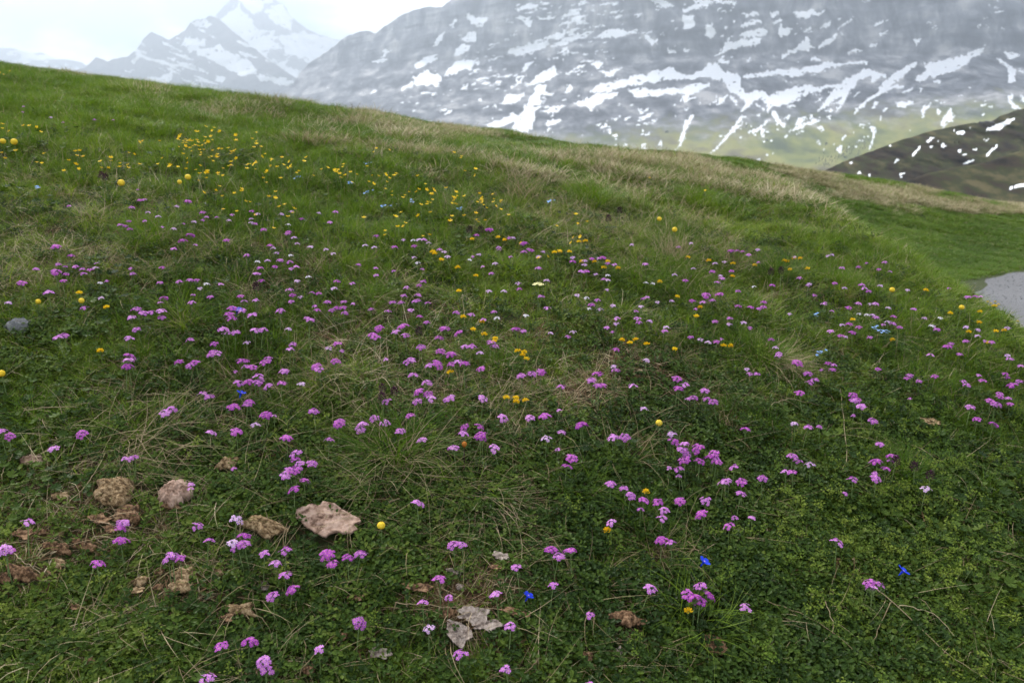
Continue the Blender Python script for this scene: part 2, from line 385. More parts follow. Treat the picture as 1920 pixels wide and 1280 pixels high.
M['eiger'] = alp_mat('eiger', -215, -35, ROCK, GREEN, climb=.085)
M['peak'] = alp_mat('peak', -900, -800, ROCKB, GREEN, .003)
M['hill'] = alp_mat('hill', 900, 1000, ROCKB, BROWN, .06)
M['valley'] = alp_mat('valley', 900, 1000, ROCK, GREEN)
m, t, o = nodemat('snow')
p = N(t, 'ShaderNodeBsdfPrincipled', ins={'Base Color': (.86, .88, .91, 1), 'Roughness': .7, 'Specular IOR Level': .2}); t.links.new(p.outputs[0], o.inputs['Surface'])
M['snow'] = m
vl = link('valley', mesh('valley', V, F, [M['valley']], smooth=True)); tag(vl, 'green valley floor far below the meadow', None, None, 'structure')

def in_poly(px, py, poly):
    poly = np.asarray(poly, float); c = np.zeros(px.shape, bool)
    x0, y0 = poly[:, 0].min(), poly[:, 1].min(); x1, y1 = poly[:, 0].max(), poly[:, 1].max()
    box = (px >= x0) & (px <= x1) & (py >= y0) & (py <= y1)
    if not box.any(): return c
    X, Y = px[box], py[box]; r = np.zeros(X.shape, bool)
    for (ax, ay), (bx, by) in zip(poly, np.roll(poly, -1, 0)):
        hit = ((ay > Y) != (by > Y)) & (X < (bx - ax) * (Y - ay) / (by - ay + 1e-12) + ax)
        r ^= hit
    c[box] = r; return c

def mountain(name, label, px0, px1, step, outline, zb, prof, relief, rows, mat, snow=(), extra=None, jag=2.5, seed=1, sname='snow_field', jam=1.0):
    px = np.arange(px0, px1 + .1, step); nc = len(px)
    ox, oy = zip(*outline)
    oy_i = np.interp(px, ox, oy) + jag * (fbm(px / 14., px * 0 + .5, seed, 4))
    dx, dy, dz = raydir(px, oy_i); a = dx / dy; sl = dz / dy
    zt = np.full(nc, 300.)
    for _ in range(40):
        y = prof(zt, a * 4000) ; y = y + relief(a * y, zt)
        zt = zt + .5 * (sl * y - zt)
    zt = np.maximum(zt, zb + 5)
    tt = np.linspace(0, 1, rows)
    Z = zb + (zt - zb)[None, :] * tt[:, None]
    A = np.broadcast_to(a[None, :], Z.shape)
    Y = prof(Z, A * 4000); Y = Y + relief(A * Y, Z)
    X = A * Y
    back = np.stack([X[-1], Y[-1] * 1.13, np.full(nc, zb - 20.)], -1)
    V = np.concatenate([np.stack([X, Y, Z], -1).reshape(-1, 3), back])
    i, j = np.meshgrid(np.arange(rows - 1), np.arange(nc - 1), indexing='ij')
    F = np.stack([i*nc+j, i*nc+j+1, (i+1)*nc+j+1, (i+1)*nc+j], -1)
    fx = (X[:-1, :-1] + X[1:, 1:]) / 2; fy = (Y[:-1, :-1] + Y[1:, 1:]) / 2; fz = (Z[:-1, :-1] + Z[1:, 1:]) / 2
    qx, qy, _ = proj(fx, fy, fz)
    jx = qx + jam * (7 * fbm(qx / 16 + qy / 40, qy / 16, seed + 40, 4) + 3 * fbm(qx / 4, qy / 5, seed + 43, 2)); jy = qy + jam * (6 * fbm(qx / 12, qy / 12 + qx / 50, seed + 50, 4) + 3 * fbm(qx / 4, qy / 4, seed + 53, 2))
    owner = np.zeros(qx.shape, int)
    holes = fbm(qx / 9 + qy / 30, qy / 4 - qx / 40, seed + 70, 3)
    for s, poly in enumerate(snow):
        owner[in_poly(jx, jy, poly) & (owner == 0) & (holes > -.52)] = s + 1
    if extra is not None: owner[(owner == 0) & extra(qx, qy, fx, fz)] = -1
    Ff = F.reshape(-1, 4); ow = owner.ravel()
    bk = np.stack([(rows-1)*nc+np.arange(nc-1), (rows-1)*nc+np.arange(1, nc), rows*nc+np.arange(1, nc), rows*nc+np.arange(nc-1)], -1)
    def sub(fs, nm, mt, dz=0.0):
        u, inv = np.unique(fs, return_inverse=True)
        return mesh(nm, V[u] + np.array([0, 0, dz]), inv.reshape(-1, 4), [mt], smooth=True)
    root = link(name, sub(np.concatenate([Ff[ow == 0], bk]), name, mat))
    tag(root, label, None, None, 'structure')
    for s in range(len(snow)):
        fs = Ff[ow == s + 1]
        if len(fs) > 3: link(sname, sub(fs, sname, M['snow']), root)
    fs = Ff[ow == -1]
    if len(fs): tag(link('snow_patches', sub(fs, 'snow_patches', M['snow']), root), kind='stuff')
    return root

def cr(off, lst):          # polygons noted in an enlarged crop -> photograph pixels
    return [[(off + x * .336, y * .336) for x, y in p] for p in lst]
SN_R = cr(1280, [
 [(0,415),(90,405),(150,355),(190,360),(230,395),(320,430),(320,490),(360,515),(450,515),(470,540),(560,510),(620,490),(700,470),(740,490),(860,470),(960,420),(1000,390),(1060,385),(1140,430),(1130,450),(1100,432),(1070,468),(1040,420),(980,450),(930,520),(880,600),(860,625),(880,540),(840,570),(780,610),(750,625),(800,560),(850,490),(775,500),(750,548),(757,500),(700,515),(640,560),(560,585),(490,600),(475,635),(455,560),(440,535),(400,570),(335,625),(352,575),(300,530),(260,500),(220,450),(150,430),(60,442),(0,437)],
 [(330,432),(340,415),(450,400),(540,393),(600,388),(700,373),(790,348),(1030,348),(1030,360),(900,365),(790,387),(700,408),(600,437),(540,417),(450,422)],
 [(1000,590),(1080,520),(1140,450),(1200,400),(1240,370),(1305,352),(1300,375),(1260,400),(1200,440),(1160,490),(1230,470),(1220,492),(1130,512),(1070,555),(960,640),(950,640)],
 [(1300,455),(1330,420),(1360,390),(1340,348),(1460,345),(1540,318),(1600,292),(1695,258),(1680,288),(1600,332),(1560,378),(1480,408),(1400,430),(1330,452)],
 [(0,490),(50,455),(80,470),(155,468),(160,487),(100,502),(60,522),(20,560),(0,578)],
 [(190,592),(200,550),(250,520),(262,530),(222,570)], [(265,530),(280,530),(300,570),(290,592)],
 [(670,240),(700,200),(715,250),(740,272),(800,230),(850,188),(867,200),(850,232),(790,268),(700,283),(620,293),(600,312),(560,340),(543,325),(640,260)],
 [(845,182),(890,140),(943,102),(930,127),(880,162)], [(1065,137),(1110,113),(1127,120),(1090,147)], [(668,185),(700,150),(717,167)], [(918,295),(1000,278),(1003,290),(930,303)],
 [(768,158),(800,123),(832,125),(830,150)], [(618,72),(660,58),(800,68),(690,97),(640,102)],
 [(0,90),(70,85),(75,125),(40,160),(0,165)], [(0,45),(150,15),(130,40),(0,70)], [(120,140),(165,130),(180,180),(160,215),(120,200)],
 [(308,160),(350,125),(430,108),(442,127),(380,152),(320,167)], [(195,302),(250,240),(320,218),(433,213),(422,252),(330,267),(272,267),(222,302)], [(320,190),(380,168),(462,163),(462,187),(400,207),(330,202)],
 [(540,150),(560,135),(570,180),(545,210)], [(480,70),(540,60),(545,85),(490,100)], [(350,80),(410,60),(420,80),(360,95)], [(0,280),(45,280),(40,300),(0,300)], [(60,0),(300,0),(290,20),(80,25)], [(490,120),(560,110),(550,130),(500,140)],
 [(540,160),(620,170),(600,190),(545,190)], [(200,330),(260,345),(250,360),(190,355)], [(355,345),(372,315),(382,348)], [(1040,250),(1080,240),(1080,255),(1045,260)], [(1100,190),(1145,175),(1140,192),(1105,200)], [(715,320),(765,322),(760,335),(720,332)],[(1650,145),(1672,145),(1670,170),(1655,170)],[(1285,225),(1330,222),(1310,250)],
 [(590,735),(640,700),(620,700),(640,655),(680,638),(690,650),(665,690),(765,662),(750,682),(640,722)], [(440,740),(440,700),(472,728),(462,742)], [(150,875),(195,810),(240,755),(325,650),(345,652),(260,765),(200,825)], [(498,625),(520,628),(545,660),(580,695),(567,720),(540,690),(510,655)],
 [(1435,722),(1450,670),(1480,610),(1507,592),(1500,630),(1523,640),(1512,680),(1480,682)], [(1323,648),(1350,590),(1382,568),(1372,600),(1340,642)], [(1028,838),(1050,790),(1058,730),(1053,702),(1073,708),(1067,770),(1042,832)],
 [(1188,575),(1210,568),(1250,580),(1293,563),(1282,590),(1240,602),(1200,602)], [(1753,313),(1790,335),(1825,378),(1855,388),(1853,462),(1815,468),(1820,420),(1790,372)], [(1780,290),(1850,288),(1882,330),(1820,322)], [(1813,540),(1855,528),(1845,570),(1880,612),(1860,618),(1823,590)],
 [(848,825),(882,808),(882,852),(865,858)], [(882,778),(907,748),(914,760),(895,780)], [(755,710),(800,705),(795,730),(760,730)], [(780,795),(805,790),(803,810),(785,810)], [(740,795),(760,790),(758,805)], [(565,762),(585,760),(585,780),(570,780)], [(455,775),(470,775),(470,790)], [(595,798),(605,798),(605,810),(597,810)],[(410,650),(425,625),(430,650)],[(335,705),(352,700),(350,715)],[(1408,610),(1430,600),(1437,640),(1415,640)],[(1660,590),(1680,585),(1680,600)],[(1090,655),(1110,648),(1108,665)],[(1235,775),(1258,772),(1256,788)],[(800,655),(830,650),(820,675)],[(1050,610),(1090,570),(1095,580),(1065,612)],[(1120,605),(1160,605),(1140,625),(1122,622)],[(1400,455),(1440,440),(1440,458),(1410,466)],[(960,540),(990,500),(995,510),(970,542)],[(1230,515),(1275,492),(1278,505),(1240,525)],[(1310,495),(1330,492),(1330,512)],
 [(0,720),(40,650),(60,625),(70,640),(40,700),(0,755)], [(380,740),(480,662),(485,672),(410,740)], [(415,580),(425,575),(455,615),(445,620)],[(575,670),(600,630),(608,640),(590,675)],[(700,670),(720,640),(730,650),(712,672)],[(1880,390),(1905,400),(1905,420),(1870,405)],[(1890,530),(1905,530),(1905,570),(1895,565)],
])
SN_L = cr(640, [
 [(695,85),(760,95),(832,100),(800,140),(780,162),(740,150),(710,112)], [(670,215),(720,183),(762,190),(742,242),(680,227)], [(638,312),(650,280),(680,248),(718,255),(700,287),(650,317)],
 [(408,472),(400,430),(480,403),(555,430),(552,462),(480,482)], [(328,492),(400,458),(392,487),(340,505)], [(573,432),(600,380),(640,343),(700,328),(775,333),(700,378),(640,402),(600,427)],
 [(928,302),(940,275),(1010,263),(1030,233),(1100,243),(1155,228),(1162,247),(1100,287),(1010,307)], [(1025,478),(1090,420),(1150,393),(1185,363),(1197,390),(1208,420),(1140,457),(1070,472)],
 [(950,735),(1000,640),(1060,520),(1090,478),(1143,468),(1142,502),(1107,532),(1112,582),(1082,652),(1072,702),(1042,735)], [(795,705),(860,678),(970,638),(1003,660),(900,702),(850,718)], [(888,578),(930,528),(1012,523),(1003,562),(920,582)],
 [(408,358),(450,328),(533,313),(502,352),(430,387)], [(583,652),(600,608),(633,608),(602,648)], [(213,318),(240,288),(288,283),(242,312)], [(498,262),(540,208),(577,183),(572,212),(520,257)],
 [(958,52),(1030,23),(1103,23),(1092,47),(990,62)], [(1085,102),(1200,88),(1192,107),(1100,112)], [(1008,112),(1060,98),(1052,152),(1018,142)], [(1128,212),(1250,172),(1252,202),(1150,227)], [(1165,248),(1270,208),(1310,175),(1325,200),(1290,232),(1200,262)],
 [(1395,205),(1500,163),(1665,180),(1540,207),(1480,217)], [(1393,357),(1463,338),(1422,392)], [(1408,402),(1480,398),(1573,378),(1532,407),(1522,432),(1480,422)],
 [(1375,515),(1450,468),(1540,453),(1620,428),(1760,398),(1820,375),(1910,408),(1910,438),(1800,452),(1700,462),(1600,482),(1500,503),(1420,518)], [(1278,585),(1380,548),(1420,523),(1553,508),(1522,542),(1422,592),(1390,623),(1370,588)],
 [(1595,502),(1680,488),(1750,498),(1910,493),(1910,523),(1800,532),(1700,547),(1640,542)], [(1125,695),(1200,658),(1233,665),(1150,713)], [(1235,525),(1270,488),(1288,500),(1255,528)], [(1868,845),(1890,770),(1908,735),(1908,790)], [(1095,632),(1200,598),(1265,588),(1190,632)],
 [(165,350),(230,322),(262,335),(200,362)], [(165,525),(190,495),(205,505),(185,528)], [(590,155),(650,90),(655,105),(615,158)], [(1200,295),(1250,260),(1275,275),(1230,303)], [(1330,90),(1330,50),(1230,70),(1240,95)], [(1310,150),(1335,130),(1335,100),(1300,110)],[(690,380),(770,345),(775,355),(700,395)],[(1700,0),(1800,0),(1860,40),(1780,45)],[(1815,270),(1860,275),(1855,300),(1825,305)],[(1690,200),(1760,225),(1750,245),(1700,240)],[(1010,400),(1020,365),(1070,345),(1035,400)],[(1240,415),(1290,395),(1340,400),(1260,420)],[(1300,380),(1360,360),(1360,372),(1310,388)],[(430,700),(500,660),(505,672)],[(1640,610),(1665,600),(1660,620)],[(1685,620),(1720,605),(1715,625)],[(1675,765),(1720,740),(1710,765)],[(1765,805),(1790,780),(1790,805)],[(1680,820),(1700,800),(1700,820)],[(1120,730),(1180,715),(1150,735)],[(1430,745),(1470,720),(1465,735)],[(1500,655),(1570,650),(1540,670)],[(1800,735),(1820,730),(1815,745)],[(1730,690),(1760,670),(1755,690)],[(845,600),(870,590),(868,610)],[(960,470),(1010,430),(1020,435),(985,468)],[(820,330),(900,310),(905,318),(840,335)],
])
SN_P = cr(0, [   # big snow peak
 [(1235,115),(1325,15),(1345,60),(1420,125),(1445,205),(1560,242),(1570,270),(1450,292),(1335,222)],
 [(1480,60),(1520,35),(1580,25),(1640,100),(1625,172),(1560,152)], [(1545,205),(1700,178),(1890,232),(1885,285),(1785,372),(1700,335),(1600,300)],
 [(1330,0),(1480,0),(1460,60),(1420,90),(1360,30)], [(1380,250),(1460,285),(1545,360),(1480,350),(1400,300)], [(1560,360),(1650,380),(1690,400),(1640,425),(1590,400)],
])
SN_K = cr(0, [   # rocky ridge before it
 [(1015,255),(1040,208),(1130,218),(1142,252),(1060,285)], [(1075,272),(1230,258),(1330,308),(1425,370),(1432,412),(1360,425),(1250,375),(1130,315)],
 [(825,442),(900,428),(965,408),(935,472),(880,462)], [(880,485),(950,490),(925,512)], [(1015,430),(1100,468),(1200,488),(1375,530),(1150,525),(1080,492)], [(1430,420),(1540,428),(1645,450),(1600,478),(1450,447)],
 [(715,345),(790,295),(745,352)], [(685,385),(775,405),(700,397)], [(665,425),(700,420),(745,468),(700,462)], [(1030,470),(1130,500),(1140,525),(1050,505)], [(560,420),(620,440),(600,455)],[(1060,130),(1150,100),(1180,150),(1120,160)],[(930,320),(980,330),(960,350)],[(1200,420),(1260,430),(1250,470),(1210,460)],
])
SN_H = cr(1280, [
 [(1658,752),(1700,708),(1760,688),(1880,632),(1885,655),(1780,722),(1700,745)], [(1508,747),(1540,723),(1583,730),(1572,748)], [(1265,888),(1300,838),(1332,802),(1337,827),(1292,877)], [(1163,910),(1190,878),(1228,884),(1182,914)],
 [(1348,795),(1380,763),(1408,763),(1372,797)], [(1428,822),(1450,788),(1478,820),(1450,834)], [(1518,833),(1560,823),(1565,855),(1540,858)], [(1553,925),(1600,893),(1640,888),(1602,922)], [(1685,875),(1720,828),(1762,793),(1752,817),(1702,882)],
 [(1808,920),(1850,888),(1915,845),(1915,878),(1852,912)], [(1195,975),(1240,948),(1222,978)], [(1388,988),(1418,968),(1410,985)], [(955,975),(990,955),(992,970)], [(1030,975),(1055,965),(1050,980)],[(925,915),(948,905),(945,918)],[(1500,790),(1530,785),(1530,797)],[(1560,865),(1600,855),(1590,872)],[(1365,825),(1390,815),(1390,835)],[(1620,830),(1640,820),(1642,838)],[(1670,785),(1700,770),(1690,790)],[(1890,715),(1910,712),(1910,740)],[(1520,885),(1530,880),(1528,893)],[(1710,765),(1730,760),(1725,772)],
])
SN_H = [[(sum(a for a, _ in p) / len(p) * .2 + x * .8, sum(b for _, b in p) / len(p) * .28 + y * .72) for x, y in p] for p in SN_H]
SN_S = cr(1280, [[(1810,1048),(1850,1028),(1950,1018),(1950,1040)]])

def wall_prof(z, x):
    shift = np.interp(x, [-1400, -400, 400, 3000], [900, 350, 0, -200])
    return np.interp(z, [-600, -350, -120, 150, 360, 2600], [2700, 3300, 3850, 4450, 4800, 5900]) + shift
def wall_relief(x, z):
    up = sstep(100, 450, z - .08 * x)
    wx = x + 60 * fbm(x / 300, z / 240, 60, 3)
    spur = 260 * np.clip(1 - np.abs((x - 2480) / 620) - np.clip((z - 60) / 360, 0, 2), 0, 1)
    return (70 * fbm(wx / 420, z / 600, 61, 4) * (0.4 + up) + 34 * np.abs(fbm(wx / 70 + z / 900, z / 260, 67, 4)) * up
            + 40 * fbm(x / 900 + z / 700, z / 80 - x / 520, 71, 4) * up + 24 * fbm(x / 130 + z / 300, z / 130, 73, 4) * (1 - up) - spur)
def speck(qx, qy, fx, fz):
    dens = np.exp(-((qx - 1180) / 260) ** 2) * np.exp(-((qy - 60) / 90) ** 2) + .35 * np.exp(-((qx - 950) / 250) ** 2) + .25 * (qy > 170) * (qx > 1000)
    v = fbm(qx / 13 + qy / 40, (qy + .12 * qx) / 4.5, 91, 4)
    v2 = fbm(qx / 60, qy / 50, 95, 2)
    return (v + .5 * v2 > .70 - .28 * np.clip(dens, 0, 1)) & (qx > 600) & (qy < 300)
EO = [(520,178),(548,160),(560,140),(580,120),(612,98),(640,75),(655,66),(690,58),(705,62),(718,52),(730,44),(770,20),(800,14),(830,12),(845,0),(900,-60),(1100,-230),(1300,-390),(1450,-440),(1600,-360),(1900,-180),(2300,-60)]
mountain('mountain_face', 'huge grey rock wall with snow bands above green alps', 516, 2060, 2.1, EO, -480, wall_prof, wall_relief, 330, M['eiger'], SN_R + SN_L, speck, 4.0, 1)
PO = [(380,60),(405,30),(418,14),(430,4),(440,-12),(470,-30),(500,-12),(520,4),(535,10),(545,30),(575,55),(600,66),(635,76),(680,110)]
mountain('snowy_peak', 'pale snow covered peak behind the rocky ridge', 360, 690, 2.2, PO, -400, lambda z, x: 9600 + (z + 400) * .75, lambda x, z: 160 * fbm(x / 500, z / 420, 81, 5), 130, M['peak'], SN_P,
         lambda qx, qy, fx, fz: (fbm(qx / 22 + qy / 30, qy / 12, 83, 4) > .30), 3, 5)
KO = [(120,150),(140,133),(160,128),(180,107),(190,110),(203,114),(225,108),(240,106),(258,92),(270,72),(283,60),(296,66),(318,76),(330,66),(345,58),(358,42),(368,37),(385,34),(392,28),(402,30),(415,40),(450,70),(500,110),(560,150),(620,190)]
mountain('rocky_ridge', 'jagged blue grey ridge with snow fields left of the wall', 110, 640, 2.2, KO, -400, lambda z, x: 7600 + (z + 400) * .6, lambda x, z: 130 * fbm(x / 360 - z / 500, z / 330, 84, 5), 130, M['peak'], SN_K,
         lambda qx, qy, fx, fz: (fbm(qx / 24 - qy / 20, (qy - .3 * qx) / 9, 85, 4) > .42), 3, 6)
FO = [(-120,100),(-40,95),(0,92),(20,89),(45,96),(66,101),(80,99),(105,110),(130,112),(155,118),(175,130),(220,150),(300,190)]
mountain('distant_ridge', 'faint far snowy ridge low on the left horizon', -140, 320, 2.4, FO, -400, lambda z, x: 11500 + (z + 400) * .5, lambda x, z: 170 * fbm(x / 480, z / 400, 86, 5), 70, M['peak'], (),
         lambda qx, qy, fx, fz: (fbm(qx / 20 + qy / 30, qy / 9, 87, 4) > .18), 3, 7)
HO = [(1500,345),(1545,320),(1570,308),(1595,298),(1640,282),(1690,262),(1730,250),(1770,240),(1825,230),(1850,232),(1880,216),(1900,208),(1920,204),(2000,180),(2080,165)]
mountain('brown_hill', 'dark brown hill with snow scraps on the right', 1495, 2080, 2.0, HO, -106, lambda z, x: 480 + (z + 106) * 1.9, lambda x, z: 11 * fbm(x / 38 + z / 30, z / 20, 88, 6), 130, M['hill'], SN_H,
         lambda qx, qy, fx, fz: (fbm(qx / 10, qy / 7, 89, 3) > .70), 2.2, 8, jam=.8)
SO = [(1560,368),(1700,340),(1740,325),(1800,312),(1850,305),(1890,290),(1920,280),(2080,255)]
mountain('brown_spur', 'near brown shaded spur at the foot of the hill', 1550, 2080, 3, SO, -80, lambda z, x: 300 + (z + 80) * 2.2, lambda x, z: 3.2 * fbm(x / 20, z / 10, 90, 4), 50, M['hill'], SN_S, None, 1.0, 9)

# dark hut on the shoulder of the hill
hx, hy, hz = [v * 2000 for v in raydir(1849, 232)]
hy0 = hy; hz0 = hz; hp = 600.
for _ in range(40): hp = .5 * hp + .5 * (480 + (hz0 / hy0 * hp + 106) * 1.9)
k = hp / hy; hx, hy, hz = hx * k, hy * k, hz * k
M['hutwall'] = rough_mat('hutwall', [(0.3, (.03, .026, .022)), (0.7, (.06, .05, .04))], 1.0, 4, .9, 0)
M['hutroof'] = rough_mat('hutroof', [(0.3, (.035, .035, .04)), (0.7, (.06, .06, .065))], 1.0, 4, .9, 0)
def boxgeo(G, c, s, m=0):
    x, y, z = c; a, b, h = s[0]/2, s[1]/2, s[2]/2
    G.add([(x-a,y-b,z-h),(x+a,y-b,z-h),(x+a,y+b,z-h),(x-a,y+b,z-h),(x-a,y-b,z+h),(x+a,y-b,z+h),(x+a,y+b,z+h),(x-a,y+b,z+h)],
          [(3,2,1,0),(4,5,6,7),(0,1,5,4),(1,2,6,5),(2,3,7,6),(3,0,4,7)], m)
hut = bpy.data.objects.new('mountain_hut', None); COL.objects.link(hut); hut.location = (hx, hy, hz - 1.5); hut.scale = (.28,) * 3
tag(hut, 'long dark hut on the shoulder of the brown hill', 'hut')
for q, (cx, wd, ht) in enumerate([(-13, 14, 8), (0, 10, 9.5), (13, 15, 8)]):
    G = Geo(); boxgeo(G, (cx, 0, ht/2), (wd, 12, ht)); link('wall', G.build('wall', [M['hutwall']]), hut)
    G = Geo(); a = wd/2 + .8
    G.add([(cx-a,-7,ht+.05),(cx+a,-7,ht+.05),(cx+a,7,ht+.05),(cx-a,7,ht+.05),(cx-a,0,ht+3.4),(cx+a,0,ht+3.4)], [(3,2,1,0),(0,1,5,4),(2,3,4,5),(1,2,5),(3,0,4)])
    link('roof', G.build('roof', [M['hutroof']]), hut)

# conifers on the valley side at the foot of the wall, a far wood
M['conifer'] = plant_mat('conifer', [(0.0, (.010, .022, .012)), (1.0, (.03, .05, .022))], .05, .8, .01)
G = Geo()
for q in range(95):
    u = rng.random(); px = 1535 + 95 * u + rng.normal(0, 6); py = 312 - 38 * u + rng.normal(0, 4) - (12 if rng.random() < .3 else 0)
    dx, dy, dz = [float(v) for v in raydir(px, py)]
    y = 3600.
    for _ in range(25):
        z = dz / dy * y; y = .5 * y + .5 * float(wall_prof(z, dx / dy * 4000) + wall_relief(dx / dy * y, z))
    x, z = dx / dy * y, dz / dy * y
    h = rng.uniform(7, 14)
    for lv, (b, tp, rr) in enumerate([(0.1, .55, .24), (.35, .8, .17), (.6, 1.0, .10)]):
        an = np.arange(6) * math.pi / 3 + rng.random()
        Vv = [(x + math.cos(a) * rr * h * rng.uniform(.8, 1.2), y + math.sin(a) * rr * h, z - 2 + b * h) for a in an] + [(x, y, z - 2 + tp * h)]
        G.add(Vv, [(i, (i + 1) % 6, 6) for i in range(6)])
tag(link('conifer_wood', G.build('conifer_wood', [M['conifer']])), 'dark patch of far conifers at the foot of the wall', 'wood', None, 'stuff')

# ------------------------------------------------------------------ haze: the real air between here and the mountains
G = Geo(); boxgeo(G, (0, 6000, 1150), (24000, 16400, 3360))
m, t, o = nodemat('haze')
pv = N(t, 'ShaderNodeVolumePrincipled', ins={'Color': (.72, .84, 1.0, 1), 'Density': 1.65e-4, 'Anisotropy': .55})
t.links.new(pv.outputs[0], o.inputs['Volume'])
tag(link('haze', G.build('haze', [m])), 'thin bluish mountain haze', None, None, 'stuff')
TUS = [
 (745,865,.075,300,(.08,.17),130,(.12,.26),-40,75,(.6,1.35),'large shaggy tussock of green blades and straw behind the pink dung slab','shaggy big tussock'),
 (885,925,.060,50,(.06,.12),130,(.10,.20),-48,16,(1.0,1.4),'fan of straw combed flat downhill beside the shaggy tussock','flattened straw fan'),
 (262,838,.085,70,(.06,.12),130,(.12,.28),-20,60,(.9,1.4),'wide mat of dry straw behind the domed dung lump','wide straw mat'),
 (345,612,.050,170,(.07,.13),100,(.08,.17),-95,45,(.5,1.2),'dark tussock crowned with a spray of arching pale blades','pale crowned tussock'),
 (605,725,.050,70,(.05,.10),60,(.09,.18),-70,80,(.4,1.2),'thin open tussock of arching pale blades on short turf','thin open tussock'),
 (1432,680,.050,190,(.06,.12),140,(.11,.22),-32,18,(.9,1.3),'green tussock trailing a long tail of combed straw','straw tailed tussock'),
 (1228,635,.040,130,(.05,.10),60,(.07,.14),-15,60,(.5,1.2),'small tan topped tussock among yellow vetch heads','tan topped tussock'),
 (1165,862,.035,70,(.06,.12),34,(.09,.17),-90,170,(.3,1.1),'loose tussock of thin pale blades arching to both sides','both sided pale tussock'),
 (1195,975,.038,230,(.04,.10),24,(.05,.09),-50,60,(.9,1.3),'short dense bristly tussock between two pairs of primroses','short bristly tussock'),
 (1090,925,.045,120,(.06,.12),10,(.06,.10),-60,90,(.7,1.2),'bright green grass clump with broad upright blades','bright upright grass clump'),
 (1258,492,.065,60,(.06,.12),150,(.10,.19),-80,110,(.05,.55),'upright bleached straw tuft standing above the slope','upright bleached tuft'),
 (978,378,.080,60,(.06,.12),140,(.12,.22),-80,150,(.05,.6),'pale spiky straw tuft at the end of the yellow drift','pale spiky tuft'),
 (940,695,.060,300,(.04,.085),70,(.06,.12),-60,70,(.8,1.3),'fine haired round tussock beside the worn brown patch','fine haired round tussock'),
 (290,455,.085,300,(.07,.13),50,(.09,.16),-10,60,(.7,1.3),'broad dark green tussock with straw at its right end','broad dark tussock'),
 (960,515,.070,280,(.05,.10),8,(.06,.10),0,180,(.6,1.2),'dark grass mound next to the cream coloured flower','dark mound by the cream flower'),
 (1195,535,.095,420,(.05,.11),10,(.06,.10),0,180,(.6,1.2),'wide deep green grass mound under the mixed flower patch','wide deep green mound'),
 (1452,520,.075,300,(.06,.12),20,(.06,.12),-60,120,(.6,1.2),'dark green hummock with dark orchids on its top','orchid hummock'),
 (1640,655,.075,280,(.05,.10),10,(.06,.12),-60,120,(.6,1.2),'smooth fresh green hummock below the pale blue flowers','smooth fresh hummock'),
 (1368,805,.050,120,(.05,.10),40,(.05,.10),-60,120,(.2,.9),'yellowing grass clump with curled rusty blades','yellowing curled clump'),
 (695,575,.060,220,(.04,.09),60,(.06,.13),-50,90,(.7,1.3),'rounded tussock with brown thatch at its foot','brown footed tussock'),
 (745,540,.075,70,(.04,.08),90,(.09,.18),-10,70,(.7,1.35),'swirled pale straw patch above the brown footed tussock','swirled straw patch'),
 (425,470,.070,30,(.05,.09),100,(.08,.17),-60,120,(.4,1.3),'tangled bleached straw heap right of the broad dark tussock','tangled straw heap'),
 (185,412,.060,30,(.05,.10),80,(.08,.17),-60,110,(.5,1.3),'arching straw wisps on the left slope above pink flowers','arching straw wisps'),
 (120,372,.060,30,(.05,.10),60,(.07,.15),-60,110,(.4,1.2),'small blurred straw tuft high on the left slope','blurred straw tuft'),
 (12,535,.075,40,(.05,.10),110,(.08,.17),-30,80,(.6,1.3),'straw tussock cut off by the left edge','edge straw tussock'),
 (1112,378,.120,420,(.07,.14),10,(.08,.14),0,180,(.5,1.2),'large dark green mound on the slope beyond the spiky tuft','large far mound'),
 (1300,1175,.045,90,(.07,.13),6,(.06,.10),-60,120,(.5,1.2),'tall thin bladed grass clump behind the brown dung bit','tall thin grass clump'),
 (405,1003,.035,110,(.04,.08),4,(.05,.08),-60,120,(.5,1.2),'fresh green grass tuft between the dung lumps','fresh tuft among the dung'),
 (62,790,.060,190,(.04,.09),10,(.05,.10),-60,120,(.5,1.2),'short olive tussock near the left edge','short olive tussock'),
 (1238,1045,.040,30,(.05,.09),60,(.07,.14),-70,120,(.4,1.25),'sparse dry wiry tuft below the bristly tussock','sparse wiry tuft'),
 (1690,905,.070,240,(.05,.11),6,(.05,.10),-30,120,(.6,1.2),'dark grass hummock under the dark orchid heads','hummock under dark heads'),
 (1365,495,.060,60,(.05,.10),100,(.07,.15),-60,140,(.2,.8),'dry grass tuft left of the orchid hummock','dry tuft by the hummock'),
 (1310,385,.110,320,(.07,.13),30,(.08,.14),0,180,(.5,1.2),'far green mound in front of the dry bands','far green mound'),
 (1730,575,.080,220,(.05,.11),30,(.06,.12),-30,120,(.6,1.2),'grassy bulge at the meadow edge near the path','grassy bulge by the path'),
 (1590,640,.055,120,(.06,.12),30,(.07,.13),-30,120,(.6,1.2),'small grass tussock below the row of pale primroses','tussock below the pale row'),
]
